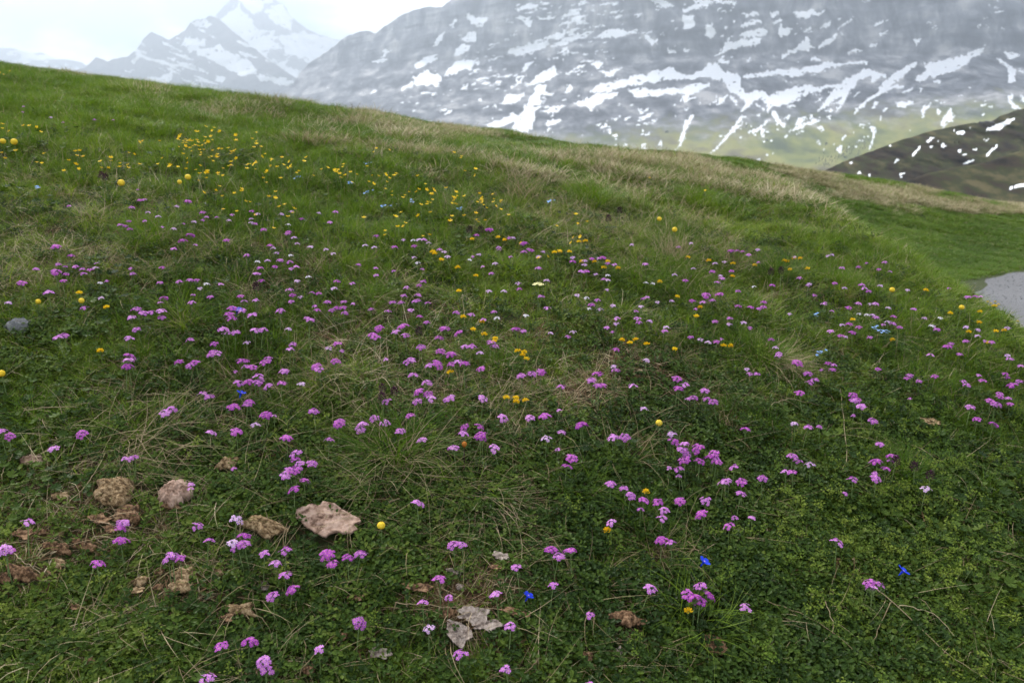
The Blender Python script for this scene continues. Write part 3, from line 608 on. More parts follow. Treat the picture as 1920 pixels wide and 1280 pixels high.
DUNG = [ # px, py, w, h, material, kind (slab / dome / chunk / flake), label, landmark
 (613,980,122,66,'dung_pink','slab','large flat pinkish dry dung slab with a ragged rim','flat pink dung slab'),
 (493,990,94,58,'dung_tan','chunk','angular tan dung chunk left of the big pink slab','angular dung chunk'),
 (219,922,68,60,'dung_tan','dome','big domed fibrous dung lump in the clover','domed dung lump'),
 (331,926,54,56,'dung_pink','dome','pinkish dung lump right of the domed lump','pinkish dung lump'),
 (428,873,42,32,'dung_tan','chunk','wedge shaped dung piece with a primrose before it','wedge dung piece'),
 (63,866,36,26,'dung_pink','dome','small pale dung lump nearest the left edge of the clover','pale left dung lump'),
 (241,966,44,40,'dung_brown','dome','brown dung lump touching the front of the domed lump','lump before the domed one'),
 (326,952,34,24,'dung_brown','chunk','crumbled brown dung at the foot of the pinkish lump',None),
 (118,935,30,24,'dung_tan','chunk','crumbly dung bit left of the domed lump',None),
 (152,913,26,20,'dung_brown','chunk','dark dung bit between the straw and the domed lump',None),
 (190,984,40,20,'dung_brown','flake','thin brown dung flake below the domed lump',None),
 (212,1002,30,12,'dung_brown','flake','narrow dung flake pointing at the pink primrose',None),
 (152,1026,48,26,'dung_brown','chunk','curled brown dung scrap right end of the scrap row','curled dung scrap'),
 (118,1033,34,24,'dung_brown','chunk','middle brown dung scrap of the scrap row',None),
 (95,1028,26,22,'dung_brown','chunk','left brown dung scrap of the scrap row',None),
 (45,1013,34,20,'dung_brown','flake','flat brown dung scrap near the left edge primrose',None),
 (76,1003,20,18,'dung_brown','chunk','upright brown dung crumb above the scrap row',None),
 (109,1056,24,18,'dung_tan','dome','small tan dung crumb below the scrap row',None),
 (50,1083,62,36,'dung_brown','chunk','broad dark dung lump low at the left side','broad dark dung lump'),
 (10,1090,30,24,'dung_brown','chunk','dark dung lump cut by the left edge',None),
 (201,1063,16,12,'dung_brown','dome','dung crumb beside the low left primrose',None),
 (263,1096,30,28,'dung_tan','chunk','pointed tan dung lump left of the paired lumps','pointed dung lump'),
 (261,1119,24,13,'dung_tan','flake','small flat dung bit in front of the pointed lump',None),
 (298,1101,18,14,'dung_brown','dome','round dung crumb right of the pointed lump',None),
 (299,1070,18,15,'dung_brown','dome','round dung crumb behind the pointed lump',None),
 (346,1079,38,30,'dung_tan','dome','upper lump of the paired tan dung lumps','upper paired dung lump'),
 (342,1100,42,28,'dung_tan','dome','lower lump of the paired tan dung lumps','lower paired dung lump'),
 (411,1073,18,18,'dung_tan','dome','single dung crumb right of the paired lumps',None),
 (441,1080,12,10,'dung_tan','dome','tiny pale dung crumb near four pink primroses',None),
 (496,1099,22,18,'dung_grey','dome','pale crusty dung crumb below the row of primroses','pale crusty crumb'),
 (456,1148,52,30,'dung_tan','chunk','wedge of tan dung low between turf and clover','low tan dung wedge'),
 (428,1170,26,12,'dung_brown','flake','thin dung flake under the low tan wedge',None),
 (528,1154,14,13,'dung_brown','dome','dung crumb right of the low tan wedge',None),
 (142,1150,20,12,'dung_brown','flake','flat dung bit in the dark lower left turf',None),
 (164,1125,11,22,'dung_brown','chunk','upright sliver of dung in the lower left turf',None),
 (165,1247,28,24,'dung_brown','chunk','dung lump near the lower left corner',None),
 (579,1256,22,24,'dung_brown','dome','dung lump at the bottom edge below small flowers',None),
 (476,1272,28,16,'dung_tan','flake','dung flake at the bottom edge left of a small lump',None),
 (646,1086,16,14,'dung_brown','dome','dung crumb under the large double primrose',None),
 (668,1130,28,14,'dung_brown','flake','thin dung strip with a straw across it',None),
 (646,1197,18,22,'dung_brown','chunk','brown dung bit below a lone primrose',None),
 (712,1236,38,16,'dung_grey','flake','grey dung flake low in the middle turf','low grey flake'),
 (940,1054,30,18,'dung_grey','flake','pale dung flake behind the lone pink primrose','pale dung flake'),
 (855,1076,32,16,'dung_grey','chunk','curled pale dung rind right of a pink primrose','curled dung rind'),
 (930,1075,26,10,'dung_brown','flake','brown dung strip in front of the pale flake',None),
 (785,1113,46,18,'dung_brown','flake','curved brown dung strip left of two primroses','curved brown strip'),
 (862,1101,14,12,'dung_grey','dome','small pale dung crumb below the curled rind',None),
 (842,1152,28,22,'dung_brown','chunk','brown dung bit at the left end of the grey flakes',None),
 (884,1163,52,22,'dung_grey','flake','long grey dung flake at the back of the flake group','rear grey flake'),
 (908,1181,50,26,'dung_grey','flake','wide grey dung flake at the right of the flake group','right grey flake'),
 (862,1196,48,46,'dung_grey','slab','tall grey dung plate at the front of the flake group','tall grey plate'),
 (968,1160,50,14,'dung_brown','flake','narrow brown dung strip right of the grey flakes','narrow brown strip'),
 (1174,1161,54,42,'dung_brown','chunk','loose brown dung heap right of a lone small primrose','loose brown heap'),
 (1201,1177,20,13,'dung_brown','flake','dung crumb at the right foot of the loose heap',None),
 (1337,1215,46,34,'dung_brown','slab','fibrous brown dung piece at the tall grass clump','fibrous brown piece'),
 (1160,1228,18,28,'dung_grey','chunk','small grey dung bit standing in the lower turf',None),
 (1099,1236,30,26,'dung_brown','chunk','crumbled brown dung low beside green blades',None),
 (1746,800,44,16,'dung_tan','flake','flat tan dung piece on the right slope','flat tan piece on the right'),
]

CACHE = {}
def prefetch(lst):
    """drop many photograph points (px, py, height above ground) onto the meadow at once"""
    a = np.array(lst, float)
    x, y, z, hit = unproj(a[:, 0], a[:, 1], a[:, 2])
    gz = ground(x, y); d = proj(x, y, gz)[2]
    for k, v in zip(lst, zip(x.tolist(), y.tolist(), gz.tolist(), d.tolist())): CACHE[tuple(round(float(t), 4) for t in k)] = v
def ground_at(px, py, h=0.0):
    k = (round(float(px), 4), round(float(py), 4), round(float(h), 4))
    if k not in CACHE: prefetch([k])
    return CACHE[k]
prefetch([(t[0], t[1], 0.0) for t in TUS] + [(t[0], t[1] + t[3] * .12, .008) for t in DUNG])
CLEAR = []
for t in DUNG:
    x, y, z, d = ground_at(t[0], t[1] + t[3] * .12, .008)
    CLEAR.append((x, y, t[2] * d / FPX * .50 + .006, t[3] * d / FPX * .52 + .010))
def uncleared(x, y):
    m = np.ones(x.shape, bool)
    for cx, cy, a, b in CLEAR: m &= ((x - cx) / a) ** 2 + ((y - cy + .12 * b) / b) ** 2 > 1.0
    return m
# ------------------------------------------------------------------ ground cover: geometry-node scatter of leaf and blade clumps
PROTO = {}
def proto(kind, me):
    c = PROTO.setdefault(kind, bpy.data.collections.new('clumps_' + kind))
    o = bpy.data.objects.new('%s_%02d' % (kind, len(c.objects)), me); c.objects.link(o)
def uni(a, b, n): return rng.uniform(a, b, n)
def tuft_mesh(name, n, radius, l0, l1, w0, w1, m, lean=(.0, .35), bend=(.4, 1.3), seg=4, extra=None):
    rr = radius * np.sqrt(rng.random(n)); a = uni(0, 6.283, n)
    base = np.stack([rr * np.cos(a), rr * np.sin(a), np.full(n, -.006)], 1)
    l0a = uni(*lean, n); L = uni(l0, l1, n)
    V, F = blades(base, a + rng.normal(0, .8, n), L, l0a, l0a + uni(*bend, n), uni(w0, w1, n), seg, rng.normal(0, .35, n))
    mi = np.zeros(len(F), int); mats = [m]
    if extra:   # a few blades of a second material
        mats.append(extra[0]); pick = rng.random(n) < extra[1]; mi = np.repeat(pick, seg).astype(int)
    return mesh(name, V, F, mats, mi)
for q in range(10): proto('grass', tuft_mesh('grass_clump', 34, .035, .025, .075, .0012, .0026, M['grass'], extra=(M['dry'], .05)))
for q in range(8): proto('longgrass', tuft_mesh('long_grass_clump', 40, .045, .05, .125, .0014, .0030, M['lush'], (.0, .3), (.3, 1.2), extra=(M['dry'], .04)))
for q in range(8): proto('fargrass', tuft_mesh('far_grass_clump', 60, .10, .03, .10, .003, .006, M['lush'], (.0, .5), (.4, 1.3), 3, extra=(M['dry'], .06)))
for q in range(8): proto('fardry', tuft_mesh('far_dry_clump', 60, .11, .04, .13, .0025, .005, M['straw'], (.1, .8), (.5, 1.4), 3, extra=(M['grass'], .22)))
for q in range(8): proto('dry', tuft_mesh('dry_clump', 13, .05, .05, .14, .0008, .0018, M['dry'], (.6, 1.3), (.3, .9)))
for q in range(6): proto('litter', tuft_mesh('litter_clump', 22, .05, .015, .06, .0012, .0035, M['dead'], (1.1, 1.5), (.0, .5), 3, extra=(M['dry'], .25)))

def leaflet(G, c, d, n, L, W, m=0, fold=.18):
    """one obovate leaflet: folded along its midrib"""
    d = d / np.linalg.norm(d); n = n / np.linalg.norm(n); s = np.cross(n, d)
    b = c; k = c + d * L * .55; t = c + d * L * .97 - n * L * .06
    a1 = c + d * L * .35 + s * W * .36 + n * W * fold; a2 = c + d * L * .75 + s * W * .5 + n * W * fold
    b1 = c + d * L * .35 - s * W * .36 + n * W * fold; b2 = c + d * L * .75 - s * W * .5 + n * W * fold
    G.add([b, a1, a2, t, b2, b1, k], [(0, 1, 6), (1, 2, 6), (2, 3, 6), (3, 4, 6), (4, 5, 6), (5, 0, 6)], m)
def clover_clump(name, n, radius, L0, L1, hmax, m):
    G = Geo()
    for q in range(n):
        rr = radius * math.sqrt(rng.random()); a = rng.uniform(0, 6.283)
        p = np.array([rr * math.cos(a), rr * math.sin(a), rng.uniform(.004, hmax)])
        nn = np.array([rng.normal(0, .38), rng.normal(0, .38), 1.0]); nn /= np.linalg.norm(nn)
        L = rng.uniform(L0, L1); a0 = rng.uniform(0, 6.283)
        u = np.cross(nn, [0.3, .7, .1]); u /= np.linalg.norm(u); v = np.cross(nn, u)
        for k in range(3):
            an = a0 + k * 2.094
            d = u * math.cos(an) + v * math.sin(an) - nn * rng.uniform(-.1, .3)
            leaflet(G, p + d * L * .05, d, nn, L, L * rng.uniform(.7, .95), 0)
        G.add([p, p + [.0007, 0, 0], [p[0] * .7, p[1] * .7, -.008]], [(0, 1, 2)], 0)
    return G.build(name, [m])
for q in range(10): proto('clover', clover_clump('clover_clump', 13, .038, .006, .0125, .028, M['clover']))
def round_leaf_clump(name, n, radius, L0, L1, hmax, m):
    G = Geo()
    for q in range(n):
        rr = radius * math.sqrt(rng.random()); a = rng.uniform(0, 6.283)
        p = np.array([rr * math.cos(a), rr * math.sin(a), rng.uniform(.01, hmax)])
        nn = np.array([rng.normal(0, .35), rng.normal(0, .35), 1.0]); nn /= np.linalg.norm(nn)
        u = np.cross(nn, [0.3, .7, .1]); u /= np.linalg.norm(u); v = np.cross(nn, u)
        L = rng.uniform(L0, L1); k = 15
        an = np.linspace(.25, 6.03, k) + rng.uniform(0, 6.28)
        rr2 = L * (.86 + .14 * np.cos(np.arange(k) * math.pi)) 
        ring = p + (np.cos(an)[:, None] * u + np.sin(an)[:, None] * v) * rr2[:, None] + nn * (L * .28 + L * .10 * np.cos(np.arange(k) * math.pi))[:, None]
        G.add(np.concatenate([ring, [p]]), [(i, i + 1, k) for i in range(k - 1)], 0)
        G.add([p, p + [.001, 0, 0], [p[0] * .6, p[1] * .6, -.008]], [(0, 1, 2)], 0)
    return G.build(name, [m])
for q in range(6): proto('mantle', round_leaf_clump('mantle_clump', 5, .04, .008, .016, .035, M['clover']))
def small_leaf_clump(name, n, radius, L0, L1, hmax, m):
    """low creeping herbs: little pointed leaves standing off short shoots"""
    G = Geo()
    for q in range(n):
        rr = radius * math.sqrt(rng.random()); a = rng.uniform(0, 6.283); h = rng.uniform(.005, hmax)
        for k in range(5):
            an = a + k * 2.4; p = np.array([rr * math.cos(a), rr * math.sin(a), h + .003 * k])
            d = np.array([math.cos(an), math.sin(an), rng.uniform(.1, .9)])
            nn = np.cross(np.cross(d, [0, 0, 1.0]), d) + rng.normal(0, .1, 3)
            L = rng.uniform(L0, L1); leaflet(G, p, d, nn, L, L * .55, 0)
    return G.build(name, [m])
for q in range(8): proto('herb', small_leaf_clump('herb_clump', 8, .036, .007, .015, .024, M['clover']))
def lime_clump(name):
    G = Geo()
    for q in range(4):
        b = np.array([rng.normal(0, .015), rng.normal(0, .015), rng.uniform(.03, .06)])
        for k in range(14):
            p = b + rng.normal(0, .005, 3); d = rng.normal(0, 1, 3); d[2] = abs(d[2]); nn = rng.normal(0, .5, 3) + [0, 0, 1]
            leaflet(G, p, d, nn, .006, .005, 0)
        V, F = tube([[b[0] * .5, b[1] * .5, -.005], [b[0] * .8, b[1] * .8, b[2] * .6], b], [.0007, .0006, .0005], 3); G.add(V, F, 1)
    return G.build(name, [M['lime'], M['stem']])
for q in range(5): proto('lime', lime_clump('lime_clump'))

def scatter_nodes():
    ng = bpy.data.node_groups.new('scatter', 'GeometryNodeTree')
    ng.interface.new_socket('Geometry', in_out='INPUT', socket_type='NodeSocketGeometry')
    ng.interface.new_socket('Clumps', in_out='INPUT', socket_type='NodeSocketCollection')
    ng.interface.new_socket('Geometry', in_out='OUTPUT', socket_type='NodeSocketGeometry')
    gi, go = N(ng, 'NodeGroupInput'), N(ng, 'NodeGroupOutput')
    ci = N(ng, 'GeometryNodeCollectionInfo'); ci.inputs['Separate Children'].default_value = True; ci.inputs['Reset Children'].default_value = True
    ip = N(ng, 'GeometryNodeInstanceOnPoints'); ip.inputs['Pick Instance'].default_value = True
    def attr(nm, ty):
        a = N(ng, 'GeometryNodeInputNamedAttribute', data_type=ty); a.inputs['Name'].default_value = nm
        return a.outputs['Attribute']
    er = N(ng, 'FunctionNodeEulerToRotation')
    L = ng.links.new
    L(gi.outputs['Geometry'], ip.inputs['Points']); L(gi.outputs['Clumps'], ci.inputs['Collection']); L(ci.outputs[0], ip.inputs['Instance'])
    L(attr('idx', 'INT'), ip.inputs['Instance Index']); L(attr('rot', 'FLOAT_VECTOR'), er.inputs[0]); L(er.outputs[0], ip.inputs['Rotation'])
    L(attr('scl', 'FLOAT_VECTOR'), ip.inputs['Scale']); L(ip.outputs[0], go.inputs['Geometry'])
    return ng
NG = scatter_nodes()
def slope_rot(x, y, az):
    e = .06
    gx = (ground(x + e, y) - ground(x - e, y)) / (2 * e); gy = (ground(x, y + e) - ground(x, y - e)) / (2 * e)
    # tilt half way with the slope: plants grow up, mats lie with the ground
    return gx, gy
def scatter(name, kind, x, y, z, sc, label, tilt=.6, hs=None):
    n = len(x); me = bpy.data.meshes.new(name)
    me.vertices.add(n); me.vertices.foreach_set('co', np.stack([x, y, z], 1).astype(np.float32).ravel())
    gx, gy = slope_rot(x, y, None)
    rot = np.zeros((n, 3), np.float32)
    # XYZ euler applied on vectors: the z turn comes last, so the tilt is expressed in the turned frame
    az = rng.uniform(0, 6.283, n); ca, sa = np.cos(az), np.sin(az)
    fx, fy = gx * ca + gy * sa, -gx * sa + gy * ca
    rot[:, 0] = np.arctan(fy * tilt); rot[:, 1] = -np.arctan(fx * tilt); rot[:, 2] = az
    a = me.attributes.new('rot', 'FLOAT_VECTOR', 'POINT'); a.data.foreach_set('vector', rot.ravel())
    sv = np.stack([sc, sc, sc * (1 if hs is None else hs)], 1).astype(np.float32)
    a = me.attributes.new('scl', 'FLOAT_VECTOR', 'POINT'); a.data.foreach_set('vector', sv.ravel())
    a = me.attributes.new('idx', 'INT', 'POINT'); a.data.foreach_set('value', rng.integers(0, len(PROTO[kind].objects), n).astype(np.int32))
    o = link(name, me)
    md = o.modifiers.new('scatter', 'NODES'); md.node_group = NG
    key = [s.identifier for s in NG.interface.items_tree if s.in_out == 'INPUT' and s.name == 'Clumps'][0]
    md[key] = PROTO[kind]
    tag(o, label, None, None, 'stuff')
    return o
def field(n, y0, y1, wpow=1.0, spread=.86, xm=.35):
    """random ground points between two distances, a little wider than the view"""
    u = rng.random(n); y = (y0 ** (1 + wpow) + u * (y1 ** (1 + wpow) - y0 ** (1 + wpow))) ** (1 / (1 + wpow))
    x = rng.uniform(-1, 1, n) * (spread * y + xm)
    z = ground(x, y); px, py, d = proj(x, y, z)
    ok = uncleared(x, y) & (d > .2) & (px > -520) & (px < 2500) & (py < 1500) & (pathdist(x, y) > HW + .02)
    return x[ok], y[ok], z[ok], px[ok], py[ok]
def keep(f, m): return [v[m] for v in f]
def patch(x, y, s, seed): return np.clip(.5 + 1.1 * fbm(x * s, y * s, seed, 3), 0, 1)
# --- where dry grass rules: the far band under the skyline
def dryness(px, py):
    crest = np.interp(px, [0, 480, 960, 1440, 1920], [105, 190, 252, 306, 358])
    depth = py - crest
    band = np.interp(px, [0, 300, 500, 800, 1100, 1500, 1920], [5, 40, 95, 165, 160, 95, 60])
    ramp_ = np.interp(px, [0, 350, 600, 900], [.05, .25, .75, 1])
    streak = fbm((px + 2.2 * py) / 130, (py - .17 * px) / 14, 201, 4) + .5 * fbm(px / 160, (py - .17 * px) / 40, 203, 2)
    d = sstep(1.15, .55, depth / band) * ramp_ * np.clip(.36 + 2.8 * streak, 0, 1) * (.35 + .65 * sstep(0, 26, depth)) * np.interp(px, [1100, 1500], [1, .78])
    return np.clip(d, 0, 1)
# --- thin, worn spots with brown litter
BARE = [(1120,700,95,32),(1100,745,80,25),(480,545,60,22),(600,497,55,14),(640,640,45,16),(975,712,45,14),(1330,925,30,14),(520,470,40,10),(1440,555,45,12),(120,940,190,85),(60,1020,150,60),(230,1010,110,50),(335,1085,80,45),(850,1150,110,50),(300,1110,130,50),(1240,1040,60,40),(480,580,35,15),(1160,655,50,14),(790,660,40,12)]
def bareness(px, py):
    b = np.zeros(px.shape)
    for cx, cy, ax, ay in BARE: b = np.maximum(b, np.exp(-(((px - cx) / ax) ** 2 + ((py - cy) / ay) ** 2)))
    return b

# fine turf, near
f = field(52000, .75, 5.6, .35)
x, y, z, px, py = f
bar = bareness(px, py); g_ = patch(x, y, 2.6, 301)
m = rng.random(len(x)) < (.95 - .72 * bar) * (.45 + .75 * g_) * np.interp(py, [300, 650, 900, 1280], [1, 1, .85, .80])
x, y, z, px, py = keep(f, m)
scatter('grass', 'grass', x, y, z, uni(.7, 1.15, len(x)) * np.interp(patch(x, y, 1.1, 305), [0, 1], [.75, 1.15]), 'short green meadow grass', hs=uni(.45, .85, len(x)))
# longer lush blades in drifts
f = field(15000, .75, 6.5, .5); x, y, z, px, py = f
lush = np.clip(sstep(.50, .78, patch(x, y, 1.3, 311)) + .9 * sstep(420, 250, py) * (px < 900), 0, 1)
m = rng.random(len(x)) < lush * (1 - .8 * bareness(px, py)) * (1 - dryness(px, py))
x, y, z, px, py = keep(f, m)
scatter('long_grass', 'longgrass', x, y, z, uni(.5, .85, len(x)) * np.interp(py, [400, 900], [1, .8]), 'longer lush blades of meadow grass')
# clover and little herbs close to the camera
f = field(46000, .75, 4.2, .25); x, y, z, px, py = f
cl = np.interp(py, [420, 560, 760, 900], [.03, .12, .38, .66]) * (.2 + 1.0 * patch(x, y, 2.2, 321))
m = rng.random(len(x)) < cl * (1 - .92 * bareness(px, py))
x, y, z, px, py = keep(f, m)
scatter('clover', 'clover', x, y, z, uni(.55, 1.1, len(x)), 'low clover leaves between the grass', tilt=.9)
f = field(36000, .75, 4.2, .25); x, y, z, px, py = f
cl = np.interp(py, [420, 560, 760, 900], [.08, .20, .40, .6]) * (.15 + 1.05 * patch(x, y, 2.0, 331))
m = rng.random(len(x)) < cl * (1 - .92 * bareness(px, py))
x, y, z, px, py = keep(f, m)
scatter('creeping_herbs', 'herb', x, y, z, uni(.6, 1.15, len(x)), 'small creeping leaves near the ground', tilt=.9)
f = field(5200, .75, 3.6, .25); x, y, z, px, py = f
m = rng.random(len(x)) < sstep(.5, .7, patch(x, y, 1.7, 341)) * np.interp(py, [450, 800], [.3, 1])
x, y, z, px, py = keep(f, m)
scatter('mantle_leaves', 'mantle', x, y, z, uni(.7, 1.2, len(x)), 'round crinkled leaves low in the turf', tilt=.8)
# lime green lady's mantle tops, mostly lower right
f = field(5200, .75, 4.4, .3); x, y, z, px, py = f
lm = np.clip(np.exp(-(((px - 1650) / 330) ** 2 + ((py - 960) / 190) ** 2)) + .4 * np.exp(-(((px - 1780) / 250) ** 2 + ((py - 1180) / 120) ** 2)) + .10, 0, 1) * sstep(.38, .62, patch(x, y, 2.4, 351))
m = rng.random(len(x)) < lm
x, y, z, px, py = keep(f, m)
scatter('lime_herbs', 'lime', x, y, z, uni(.6, 1.05, len(x)), 'lime green flowering herb tops')
# loose dry blades and brown litter
f = field(20000, .75, 6.0, .4); x, y, z, px, py = f
m = rng.random(len(x)) < np.clip(.12 + .55 * sstep(.5, .85, patch(x, y, 1.6, 361)) + .5 * bareness(px, py), 0, 1) * np.interp(py, [350, 500, 800, 1280], [1, 1, .5, .25]) * (1 - .8 * (px < 760) * (py < 430))
x, y, z, px, py = keep(f, m)
scatter('dry_blades', 'dry', x, y, z + .012, uni(.6, 1.15, len(x)), 'loose straw coloured grass blades')
f = field(26000, .75, 5.0, .35); x, y, z, px, py = f
m = rng.random(len(x)) < np.clip(.17 + .9 * bareness(px, py), 0, 1)
x, y, z, px, py = keep(f, m)
scatter('dead_litter', 'litter', x, y, z + .008, uni(.7, 1.3, len(x)), 'brown dead plant litter on the soil', tilt=1.0)
# the far turf up to the skyline and the lawn behind the path
f = field(120000, 3.2, 19, .75, .74); x, y, z, px, py = f
dr = dryness(px, py); lawn = (px > 1380) & (pathside(x, y) > 0) & (y > 4.2) & (py > 385 + .03 * (px - 1450))
fade = sstep(3.2, 4.6, y)
m = (rng.random(len(x)) < fade * (1 - .82 * dr)) & (y < 18)
xg, yg, zg, pxg, pyg = keep(f, m); lw = lawn[m]
hs = np.where(lw, uni(.28, .5, len(xg)), uni(.30, .62, len(xg))) * np.interp(patch(xg, yg, .9, 371), [0, 1], [.6, 1.25])
scatter('far_grass', 'fargrass', xg, yg, zg, uni(.7, 1.15, len(xg)), 'green grass of the far slope up to the skyline', hs=hs)
m = (rng.random(len(x)) < fade * dr * .95) & ~(lawn & (py > 400))
xd, yd, zd, pxd, pyd = keep(f, m)
scatter('far_dry_grass', 'fardry', xd, yd, zd, uni(.7, 1.2, len(xd)), 'pale dry grass in bands below the skyline', hs=uni(.5, 1.0, len(xd)))
# pebbles on the path
for q in range(6):
    Vv = rng.normal(0, 1, (10, 3)); Vv /= np.linalg.norm(Vv, axis=1)[:, None]; Vv *= [1, .8, .6]
    import bmesh
    bm = bmesh.new()
    for v in Vv: bm.verts.new(v * .011)
    bmesh.ops.convex_hull(bm, input=bm.verts); pm_ = bpy.data.meshes.new('pebble'); bm.to_mesh(pm_); bm.free(); pm_.materials.append(M['pebble'])
    proto('pebble', pm_)
u = rng.integers(0, len(pts), 60000); ww = rng.uniform(-1, 1, 60000) * HW
xx = pts[u] + nr[u] * ww[:, None] + rng.normal(0, .1, (60000, 2))
px, py, d = proj(xx[:, 0], xx[:, 1], zpath(xx[:, 0], xx[:, 1])); ok = (d > .5) & (px > 1700) & (px < 2900) & (pathdist(xx[:, 0], xx[:, 1]) < HW)
xx = xx[ok]
scatter('gravel', 'pebble', xx[:, 0], xx[:, 1], zpath(xx[:, 0], xx[:, 1]) + .012, uni(.2, .75, len(xx)) ** 1.3, 'loose grey gravel on the path', tilt=0)
# ------------------------------------------------------------------ single things standing or lying in the meadow
LM = []                 # landmarks for the labels: (photograph x, y, phrase)
def tilt_at(x, y, k=.6):
    gx, gy = slope_rot(np.float64(x), np.float64(y), None)
    return math.atan(float(gy) * k), -math.atan(float(gx) * k)

# ---- grass tussocks: (px, py, base radius, green n, len, dry n, len, azimuth deg, spread deg, dry lean, label, landmark phrase)
for (px, py, rb, ng, lg, nd, ld, az, spd, dl, label, lm) in TUS:
    x, y, z, dep = ground_at(px, py)
    root = bpy.data.objects.new('grass_tussock', None); COL.objects.link(root)
    root.location = (x, y, z); rx, ry = tilt_at(x, y, .8); root.rotation_euler = (rx, ry, 0)
    tag(root, label, 'tussock', 'tussocks in the meadow')
    LM.append((px, py, lm))
    ld = (ld[0] * .85, ld[1] * .85)
    def bl(n, L, lean, bend, aaz, asp, nm, mt, w):
        rr = rb * np.sqrt(rng.random(n)); a = uni(0, 6.283, n)
        base = np.stack([rr * np.cos(a), rr * np.sin(a), -.008 + .25 * rb * (1 - (rr / rb) ** 2)], 1)
        ba = np.where(rng.random(n) < .12, uni(0, 6.283, n), np.radians(rng.normal(aaz, asp, n))) if asp < 160 else a + rng.normal(0, .6, n)
        l0 = uni(lean[0], lean[1], n)
        V, F = blades(base, ba, uni(L[0], L[1], n), l0, l0 + uni(bend[0], bend[1], n), uni(w[0], w[1], n), 6, rng.normal(0, .9, n))
        o = link(nm, mesh(nm, V, F, [mt]), root); o['kind'] = 'stuff'
    bl(ng, lg, (.0, .75), (.3, 1.2), 0, 180, 'green_blades', M['lush'] if ng > 180 else M['grass'], (.0013, .0026))
    bl(nd, ld, dl, (.1, .8), az, spd, 'dry_blades', M['dry'], (.0010, .0021))

# ---- single long straws lying on the turf
STR = [
 ([(460,1122),(500,1058),(540,988)],'long pale straw leaning behind the angular dung chunk'),
 ([(380,1073),(400,1048),(428,992)],'pale straw bent at its foot left of the angular dung chunk'),
 ([(162,1004),(215,1008),(270,1014),(286,1005)],'thin straw lying level above the row of dung scraps'),
 ([(92,966),(130,942),(165,905),(200,868)],'long straw slanting over the clover left of the domed dung lump'),
 ([(2,892),(14,868),(26,850)],'short straw at the left edge beside small dung lumps'),
 ([(22,1034),(52,1056),(80,1076)],'straw pointing down right from the primrose at the left edge'),
 ([(1421,1120),(1490,1142),(1566,1186),(1640,1252)],'long curved straw crossing the lower right turf'),
 ([(1537,1098),(1552,1140),(1567,1182),(1543,1205)],'kinked straw standing over the lower right turf'),
 ([(1602,1072),(1680,1132),(1784,1234),(1866,1280)],'very long straw running to the lower right corner'),
 ([(1674,1130),(1750,1146),(1790,1190)],'thin arching stalk right of the double primrose'),
 ([(1678,1118),(1652,1160),(1634,1218)],'straight stalk crossing under the very long straw'),
 ([(1476,1067),(1550,1075),(1630,1075)],'dark thin twig lying level beside dry flower heads'),
 ([(1376,947),(1420,957),(1464,969)],'short straw on the clover below a small pink flower'),
 ([(1763,925),(1830,948),(1904,969)],'pale straw near the right edge of the meadow'),
 ([(1727,955),(1733,975),(1737,997)],'short white upright straw in the dark right turf'),
 ([(733,1130),(790,1133),(860,1138)],'fine straw lying level in front of the dung crumb'),
 ([(1010,1233),(990,1256),(968,1282)],'straw at the bottom edge pointing away to the right'),
 ([(824,1150),(840,1166),(856,1180)],'brown straw lying across the grey dung flakes'),
 ([(690,870),(672,905),(700,940)],'looped white blade hanging from the shaggy tussock'),
 ([(620,1010),(660,985),(706,930),(708,880)],'tall bent straw between the pink slab and the yellow bud'),
 ([(684,975),(712,982),(735,985)],'short straw running into the yellow bud'),
 ([(742,985),(752,1005),(756,1020)],'curled yellowed blade below the yellow bud'),
 ([(1000,640),(1030,628),(1055,612)],'short straw beside the worn brown patch'),
 ([(920,745),(980,740),(1045,730)],'straw lying level in front of the fine haired tussock'),
 ([(1225,715),(1262,738),(1296,768)],'dry stalk slanting below two pale primroses'),
 ([(1575,890),(1590,860),(1575,725)],'tall thin stalk in the right hand turf'),
 ([(1440,760),(1480,745),(1535,760)],'faint straw behind the row of leaning primroses'),
 ([(170,700),(240,668),(290,700)],'slender straw on the dark turf left of the pale crowned tussock'),
 ([(380,760),(460,745),(530,712)],'thin straw under the pink flower row'),
 ([(30,770),(140,760),(230,775)],'long faint straw over the olive turf on the left'),
 ([(560,1260),(600,1215),(640,1180)],'thin straw at the bottom between small dung bits'),
 ([(1285,1010),(1310,1035),(1335,1048)],'thin straw beside the left blue gentian'),
]
prefetch([(a, b, .03) for l, _ in STR for a, b in l])
for line, label in STR:
    P = []
    for (px, py) in line:
        x, y, z, d = ground_at(px, py, .03); P.append([x, y, z + .03])
    P = np.array(P); t_ = np.linspace(0, len(P) - 1, 14)
    Q = np.stack([np.interp(t_, range(len(P)), P[:, k]) for k in range(3)], 1)
    for _ in range(3): Q[1:-1] = (Q[:-2] + 2 * Q[1:-1] + Q[2:]) / 4
    for q in range(14):
        gz = float(ground(Q[q, 0], Q[q, 1])); Q[q, 2] = max(Q[q, 2], gz + .022)
    Q[0, 2] -= .03; Q += rng.normal(0, .0012, Q.shape)
    V, F = tube(Q - Q[0], np.linspace(.00115, .0005, 14), 5)
    G = Geo(); G.add(V, F)
    o = link('dry_straw', G.build('dry_straw', [M['dead'] if 'dark' in label or 'brown' in label else M['dry']]), None, tuple(Q[0]))
    tag(o, label, 'straw', 'single straws on the turf')

